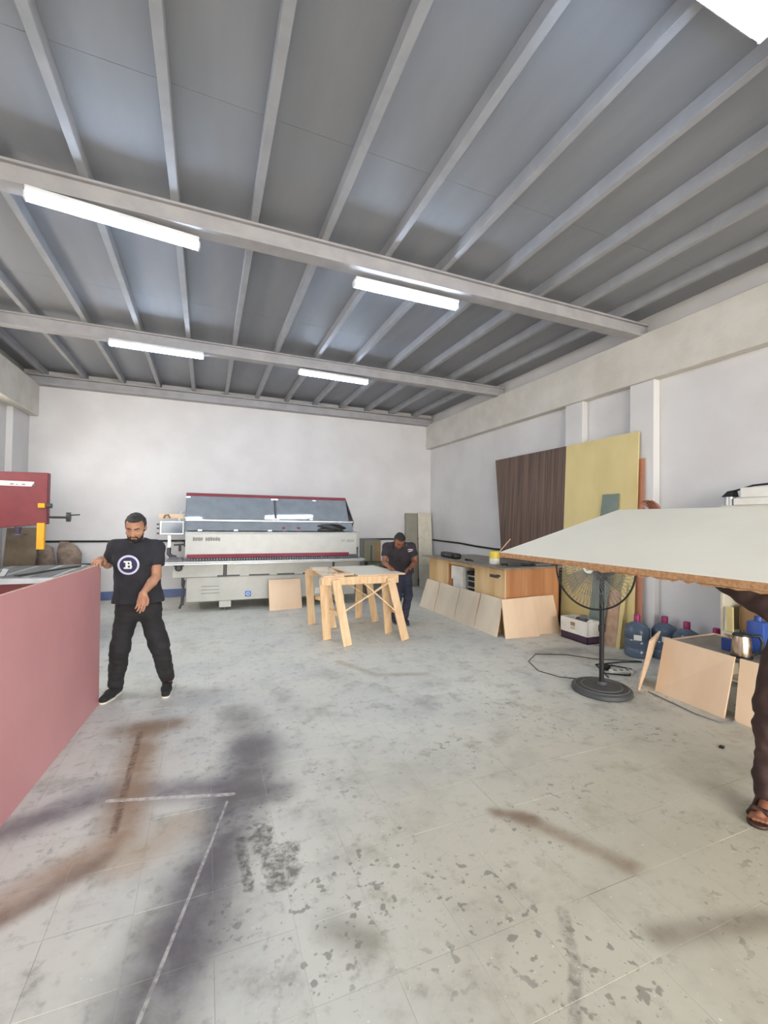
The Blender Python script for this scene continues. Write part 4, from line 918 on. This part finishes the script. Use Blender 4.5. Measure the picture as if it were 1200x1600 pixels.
def head_extras(person, c, F, hair_mat, beard=True, lo=None):
    r, f, u = F; c = np.array(c, float); P = lambda x, y, z: c+r*x+f*y+u*z
    h = Body(c-.16, c+.16, .004)
    h.ell(P(0,-.014,.034), (.083,.101,.092), F, k=0).ell(P(0,-.05,-.02), (.072,.058,.075), F, k=.02)
    h.plane(P(0,.070,.045), f*1.0-u*.75)
    h.wrinkle(.003, 120, 3)
    # keep hair above the forehead line and behind the ears
    X = h._win(h.lo, h.lo+h.n*h.h, 0); sl, G = X; lx = [(G[0]-c[0])*a[0]+(G[1]-c[1])*a[1]+(G[2]-c[2])*a[2] for a in (r,f,u)]
    front = np.minimum(lx[1]-.012, .086-lx[2]); h.D[sl] = np.maximum(h.D[sl], front)     # cut where forward of ears and below hairline
    h.D[sl] = np.maximum(h.D[sl], -(lx[2]+.085))
    h.build('hair', hair_mat, person)
    for s in (-1,1):
        e = Body(P(s*.031,.08,.03)-.05, P(s*.031,.08,.03)+.05, .003); e.cap(P(s*.012,.0885,.033), P(s*.034,.085,.038), .0045, .005, k=0).cap(P(s*.034,.085,.038), P(s*.052,.070,.034), .005, .003, k=.003); e.build('eyebrow', 'hair', person)
        e = Body(P(s*.031,.08,.01)-.03, P(s*.031,.08,.01)+.03, .0025); e.cap(P(s*.021,.0785,.003), P(s*.042,.074,.003), .0026, k=0); e.build('eyelashes', 'hair', person)
    if beard:
        b = Body(c-.15, c+.15, .004)
        b.ell(P(0,.030,-.045), (.066,.066,.080), F, k=0).cap(P(-.03,.052,-.088), P(.03,.052,-.088), .028, k=.02).ell(P(0,.07,-.097), (.026,.024,.022), F, k=.02)
        sl, G = b._win(b.lo, b.lo+b.n*b.h, 0); lx = [(G[0]-c[0])*a[0]+(G[1]-c[1])*a[1]+(G[2]-c[2])*a[2] for a in (r,f,u)]
        top = lx[2]+.068-np.clip((np.abs(lx[0])-.04)*1.0, 0, .08); b.D[sl] = np.maximum(b.D[sl], top); b.D[sl] = np.maximum(b.D[sl], -(lx[1]-.0))
        b.wrinkle(.002, 160, 4); b.build('beard', 'hair', person)
        m = Body(P(0,.09,-.045)-.06, P(0,.09,-.045)+.06, .003); m.cap(P(0,.092,-.045), P(.026,.084,-.052), .0075, .006, k=0).cap(P(0,.092,-.045), P(-.026,.084,-.052), .0075, .006, k=.004).cap(P(.026,.084,-.052), P(.036,.074,-.072), .006, .006, k=.004).cap(P(-.026,.084,-.052), P(-.036,.074,-.072), .006, .006, k=.004); m.build('moustache', 'hair', person)
def shoe(person, heel, toe, mat, sole, name='shoe', top=.09):
    heel = np.array(heel, float); toe = np.array(toe, float); d = nz(toe-heel); lo = np.minimum(heel, toe)-.09; hi = np.maximum(heel, toe)+.09; lo[2] = -.012; hi[2] = .17
    mid = heel+(toe-heel)*.55; s_ = Body(lo, hi, .005); z = lambda p, q: np.array([p[0], p[1], q])
    s_.cap(z(heel+d*.035,.05), z(mid,.045), .040, .044, k=0).cap(z(mid,.040), z(toe-d*.04,.034), .044, .036, k=.02).cap(z(heel+d*.045,.06), z(heel+d*.055,top), .042, .044, k=.02)
    s_.plane((0,0,.014), (0,0,-1)); s_.plane((0,0,top+.01), (0,0,1)); sh = s_.build(name, mat, person)
    s2 = Body(lo, hi, .005); s2.cap(z(heel+d*.035,.02), z(mid,.02), .042, .046, k=0).cap(z(mid,.02), z(toe-d*.04,.02), .046, .038, k=.02); s2.plane((0,0,.0), (0,0,-1)).plane((0,0,.018), (0,0,1)); s2.build('sole', sole, sh)
    return sh

def man(loc, J, skin, h, tee, trou, labels, hair_mat, beard, boxlo, boxhi, hands, wr=(.006,.006), kurta=None, hem=.86, sleeve=.62, ankz=.085, thick=1.0, bare=False, leg=1.0):
    """J: joints in world space"""
    A = {k_: np.array(v, float) for k_, v in J.items()}; g = lambda k_: A[k_]
    T = thick; fx = nz(J['front']); side = nz(g('shL')-g('shR'))
    b = Body(boxlo, boxhi, h)
    b.cap(g('pelvis'), g('waist'), .125*T, .115*T, k=.03, n=fx, sq=.72).cap(g('waist'), g('chest'), .115*T, .135*T, k=.04, n=fx, sq=.72)
    b.cap(g('chest')+side*.06, g('chest')-side*.06, .10*T, k=.04, n=fx, sq=.85)
    b.cap(g('shR'), g('neck'), .055, .05, k=.03).cap(g('shL'), g('neck'), .055, .05, k=.03)
    F = frame(J['look'], J['lookup']); hd_ = g('head'); b.cap(g('neck'), hd_-F[2]*.05-F[1]*.02, .055, .052, k=.02); head(b, hd_, F)
    for s in 'RL':
        b.cap(g('sh'+s), g('el'+s), .047, .040, k=.02).cap(g('el'+s), g('el'+s)*.65+g('wr'+s)*.35, .040, .041, k=.012).cap(g('el'+s)*.65+g('wr'+s)*.35, g('wr'+s), .041, .025, k=.012)
        hand(b, g('wr'+s), *hands[s])
        b.cap(g('hip'+s), g('kn'+s), .082*T, .055, k=.03).cap(g('kn'+s), g('an'+s), .052, .036, k=.02)
        an, to = g('an'+s), g('toe'+s)*np.array([1,1,0]); dd = nz((to-an)*np.array([1,1,0])); nn = np.array([-dd[1],dd[0],0])
        if bare:
            b.cap(an-np.array([0,0,.02]), an*np.array([1,1,0])-dd*.03+np.array([0,0,.045]), .034, .030, k=.02).cap(an-np.array([0,0,.015]), to-dd*.055+np.array([0,0,.042]), .032, .024, k=.03)
            for q in range(5):
                o_ = (q-2)*.0175; b.cap(to-dd*.06+nn*o_*.9+np.array([0,0,.037]), to-dd*(.006+.006*abs(q-1))+nn*o_+np.array([0,0,.032]), .0125, .0095, k=.005)
        else: b.cap(an, an*np.array([1,1,0])+np.array([0,0,.045]), .03, .02, k=.01)
    p = b.build('person', skin, None, (loc[0], loc[1], 0)); tag(p, labels[0], 'person')
    # shirt
    c = Body(boxlo, boxhi, h)
    hemp = np.array(J['hem'], float)
    c.cap(hemp, g('waist'), .150*T, .142*T, k=.03, n=fx, sq=.74).cap(g('waist'), g('chest'), .140*T, .152*T, k=.05, n=fx, sq=.76)
    c.cap(g('chest')+side*.075, g('chest')-side*.075, .112*T, k=.05, n=fx, sq=.9)
    c.cap(hemp+side*.07, hemp-side*.07, .128*T, k=.06, n=fx, sq=.95).cap(hemp+side*.07, g('chest')+side*.06, .128*T, .10*T, k=.06, n=fx, sq=.9).cap(hemp-side*.07, g('chest')-side*.06, .128*T, .10*T, k=.06, n=fx, sq=.9)
    for s in 'RL':
        c.cap(g('sh'+s), g('neck'), .064, .055, k=.04); e = g('sh'+s)+(g('el'+s)-g('sh'+s))*sleeve
        c.cap(g('sh'+s), e, .064, .068, k=.03, flat=True)
    if kurta: kurta(c, g)
    c.wrinkle(wr[0], 26, 5)
    upn = nz(g('neck')-g('chest')); c.ell(g('neck')+upn*.045+fx*.012, (.066,.066,.05), None, k=.008, cut=True)
    c.plane(hemp-np.array([0,0,.0]), J.get('hemn', (0,0,-1)), (boxlo, (boxhi[0],boxhi[1],hemp[2]+.05)))
    sh = c.build(labels[1], tee, p)
    # trousers
    t = Body(boxlo, (boxhi[0],boxhi[1],hemp[2]+.22), h)
    t.cap(g('hipR'), g('hipL'), .095*T, k=.02).cap((g('hipR')+g('hipL'))/2, g('pelvis'), .118*T, .12*T, k=.04, n=fx, sq=.8)
    for s in 'RL':
        t.cap(g('hip'+s), g('kn'+s), .094*T, .082*T*leg, k=.03).cap(g('kn'+s), g('an'+s)+np.array([0,0,.02]), .080*T*leg, .066*T*leg, k=.03)
    t.wrinkle(wr[1], 34, 9); t.plane((0,0,ankz), (0,0,-1)); t.build('trousers', trou, p)
    head_extras(p, hd_, F, hair_mat, beard); return p, sh, F

# ---- standing man with the pink sheet
J1 = dict(front=(.04,-1,0), look=(-.10,-.80,-.50), lookup=(-.02,-.45,.85), pelvis=(-.56,4.57,.88), waist=(-.565,4.57,1.04), chest=(-.58,4.54,1.25), neck=(-.583,4.53,1.405), head=(-.583,4.455,1.545),
          shR=(-.745,4.54,1.365), shL=(-.422,4.52,1.355), elR=(-.83,4.68,1.20), wrR=(-.858,4.54,1.262), elL=(-.405,4.43,1.105), wrL=(-.487,4.245,.985),
          hipR=(-.645,4.57,.80), hipL=(-.472,4.57,.80), knR=(-.688,4.50,.47), knL=(-.378,4.48,.48), anR=(-.735,4.66,.10), anL=(-.312,4.655,.10), toeR=(-.805,4.47,.03), toeL=(-.309,4.43,.03), hem=(-.56,4.56,.865))
H1 = {'R': ((-.12,-1,-.12),(0,.05,-1),(.95,-.1,0),.62), 'L': ((-.10,-.22,-1),(-.35,-.9,.1),(.9,-.3,0),.30)}
p1, sh1, F1 = man((-.56,4.56), J1, 'skin1', .006, 'tee', 'trouser', ('man in black T-shirt and trousers looking down, one hand on the pink sheet','t_shirt'), 'grizzle', True, (-1.02,4.05,-.01), (-.14,4.90,1.76), H1, wr=(.008,.009))
for hl, to in (((-.715,4.735,0),(-.815,4.455,0)),((-.315,4.73,0),(-.308,4.415,0))): shoe(p1, hl, to, 'trouser', 'sole')
for s in 'RL':
    a_ = np.array(J1['an'+s]); sb = Body(a_-(.09,.09,.06), a_+(.09,.09,.08), .005); sb.cap(a_-(0,0,.03), a_+(0,0,.03), .050, k=0).plane(a_+(0,0,.022),(0,0,1)).plane(a_-(0,0,.02),(0,0,-1)); sb.build('sock', 'sock', p1)
# round badge on the T-shirt, laid on the cloth
def on_cloth(sh, b, name, mat, off, dirn=(0,1,0)):
    w = WLOC[sh.name]; bv = BVHTree.FromPolygons([v.co for v in sh.data.vertices], [tuple(q.vertices) for q in sh.data.polygons])
    for v in b.bm.verts:
        hit = bv.ray_cast(Vector(v.co)-w-Vector(dirn)*.6, Vector(dirn))
        if hit[0] is not None: v.co = hit[0]+w-Vector(dirn)*off
    return b.out(name, mat, sh, recalc=False)
def annulus(c, r0, r1, seg=40):
    b = B(); vs, fs = [], []
    for i in range(seg):
        a = 2*PI*i/seg
        for r in [r0+(r1-r0)*q/8 for q in range(9)]: vs.append((c[0]+r*math.cos(a), c[1], c[2]+r*math.sin(a)))
    for i in range(seg):
        j = (i+1)%seg
        for q in range(8): fs.append((9*i+q,9*j+q,9*j+q+1,9*i+q+1))
    b.poly(vs, fs); return b
bc_ = (-.628,4.3,1.212)
on_cloth(sh1, annulus(bc_, .002, .074), 'badge_ground', 'badge2', .004); on_cloth(sh1, annulus(bc_, .070, .087), 'badge_ring', 'badge', .008)
lb = B()
def quad(x0, z0, x1, z1, n=4):
    v = [(bc_[0]+x0+(x1-x0)*i/n, 4.3, bc_[2]+z0+(z1-z0)*j/n) for j in range(n+1) for i in range(n+1)]
    lb.poly(v, [(j*(n+1)+i, j*(n+1)+i+1, (j+1)*(n+1)+i+1, (j+1)*(n+1)+i) for j in range(n) for i in range(n)])
for q in ((-.022,-.034,-.004,.036),(-.036,.022,-.022,.036),(-.036,-.034,-.022,-.020),(-.004,.024,.022,.036),(-.004,-.005,.026,.007),(-.004,-.034,.026,-.022),(.010,.007,.026,.024),(.014,-.022,.030,-.005)): quad(*q)
on_cloth(sh1, lb, 'badge_letter', 'badgew', .010)

# ---- man bending over the trestles
J2 = dict(front=(-.22,-1,0), look=(-.12,-.55,-.83), lookup=(-.1,-.85,.5), pelvis=(2.93,6.44,.84), waist=(2.90,6.41,.98), chest=(2.82,6.29,1.15), neck=(2.775,6.20,1.275), head=(2.725,6.075,1.335),
          shR=(2.60,6.26,1.235), shL=(2.995,6.22,1.235), elR=(2.535,6.20,1.0), wrR=(2.545,6.06,.955), elL=(3.065,6.20,1.0), wrL=(2.90,6.05,.93),
          hipR=(2.86,6.45,.80), hipL=(3.01,6.43,.80), knR=(2.85,6.38,.46), knL=(2.995,6.30,.47), anR=(2.86,6.52,.09), anL=(2.975,6.38,.09), toeR=(2.83,6.32,.03), toeL=(2.935,6.14,.03), hem=(2.925,6.44,.80))
H2 = {'R': ((.25,-1,-.45),(.2,-.3,-1),(.9,.2,0),.45), 'L': ((-.85,-.5,-.25),(-.2,-.2,-1),(.1,-.9,.3),.45)}
p2, sh2, F2 = man((2.9,6.4), J2, 'skin2', .007, 'tee2', 'jeans', ('man in black T-shirt and jeans bending over the trestles','t_shirt'), 'hair', False, (2.36,5.80,-.01), (3.24,6.74,1.56), H2, hem=.8, leg=.88)
for hl, to in (((2.865,6.58,0),(2.82,6.31,0)),((2.985,6.43,0),(2.925,6.15,0))): shoe(p2, hl, to, 'jeans', 'dgrey')
lg = B()
lg.poly([(2.78,5.9,1.185),(2.80,5.9,1.20),(2.86,5.9,1.20),(2.885,5.9,1.19),(2.86,5.9,1.188),(2.80,5.9,1.188)], [(0,1,2,3,4,5)]); 
lg2 = B().poly([(2.79,5.9,1.165),(2.84,5.9,1.175),(2.88,5.9,1.178),(2.84,5.9,1.163),(2.80,5.9,1.155)], [(0,1,2,3,4)])
DX = Vector((.30,.95,0)).normalized()
for q in (lg, lg2):
    for v in q.bm.verts: v.co.x += .04
    on_cloth(sh2, q, 'chest_print', 'badgew', .004, DX)

# ---- man in brown carrying the cream sheet, cut by the right edge
J3 = dict(front=(-1,-.12,0), look=(-1,.05,-.10), lookup=(-.1,0,1), pelvis=(3.30,1.40,.90), waist=(3.30,1.42,1.06), chest=(3.29,1.44,1.28), neck=(3.29,1.45,1.45), head=(3.265,1.45,1.60),
          shR=(3.27,1.63,1.42), shL=(3.27,1.26,1.42), elR=(3.27,1.97,1.43), wrR=(3.165,2.27,1.705), elL=(3.26,.97,1.44), wrL=(3.18,.75,1.66),
          hipR=(3.26,1.49,.84), hipL=(3.30,1.31,.84), knR=(3.08,1.52,.48), knL=(3.26,1.28,.46), anR=(2.99,1.50,.10), anL=(3.36,1.25,.10), toeR=(2.80,1.46,.03), toeL=(3.16,1.22,.03), hem=(3.22,1.44,.52))
H3 = {'R': ((-.25,.45,.85),(-1,.1,-.1),(.1,.9,-.4),.62), 'L': ((-.25,-.3,.9),(-1,0,-.1),(.1,-.9,.2),.55)}
def kurta3(c, g):
    c.cap(g('waist'), (3.16,1.46,.55), .15, .20, k=.05, n=(1,0,0), sq=.75).cap((3.28,1.42,.9), (3.2,1.40,.55), .15, .18, k=.05)
    for s, dy in (('R',1),('L',-1)):
        c.cap(g('sh'+s), g('el'+s), .075, .085, k=.04).cap(g('el'+s), g('el'+s)*.3+g('wr'+s)*.7, .085, .065, k=.03)
        c.cap((3.22,1.44+dy*.17,1.16), (3.22,1.44+dy*.50,1.33), .10, .075, k=.06)
p3, sh3, F3 = man((3.2,1.42), J3, 'skin2', .007, 'kurta', 'kurta', ('man in loose dark brown clothes and sandals carrying the cream sheet','tunic'), 'hair', True, (2.66,.5,-.01), (3.62,2.46,1.86), H3, kurta=kurta3, wr=(.012,.012), thick=1.05, bare=True)
for hl, to in (((3.04,1.515,0),(2.775,1.455,0)),((3.40,1.255,0),(3.13,1.21,0))):
    hl = np.array(hl); to = np.array(to); d = nz(to-hl); n_ = np.array([-d[1], d[0], 0]); zz = lambda p, q: np.array([p[0],p[1],q])
    lo = np.minimum(hl,to)-.09; hi = np.maximum(hl,to)+.09; lo[2] = -.012; hi[2] = .15
    s2 = Body(lo, hi, .005); s2.cap(zz(hl+d*.04,.02), zz(to-d*.05,.02), .044, .050, k=0).plane((0,0,0),(0,0,-1)).plane((0,0,.022),(0,0,1)); so = s2.build('sandal', 'leather', p3)
    for q in (.30,.62):
        c0 = hl+(to-hl)*q; s_ = Body(lo, hi, .005); s_.cap(zz(c0+n_*.054,.02), zz(c0+n_*.03+d*.01,.098-.034*(q>.5)), .014, .014, k=0).cap(zz(c0+n_*.03+d*.01,.098-.034*(q>.5)), zz(c0-n_*.03+d*.01,.098-.034*(q>.5)), .014, k=.01).cap(zz(c0-n_*.03+d*.01,.098-.034*(q>.5)), zz(c0-n_*.054,.02), .014, k=.01); s_.build('strap', 'leather', so)
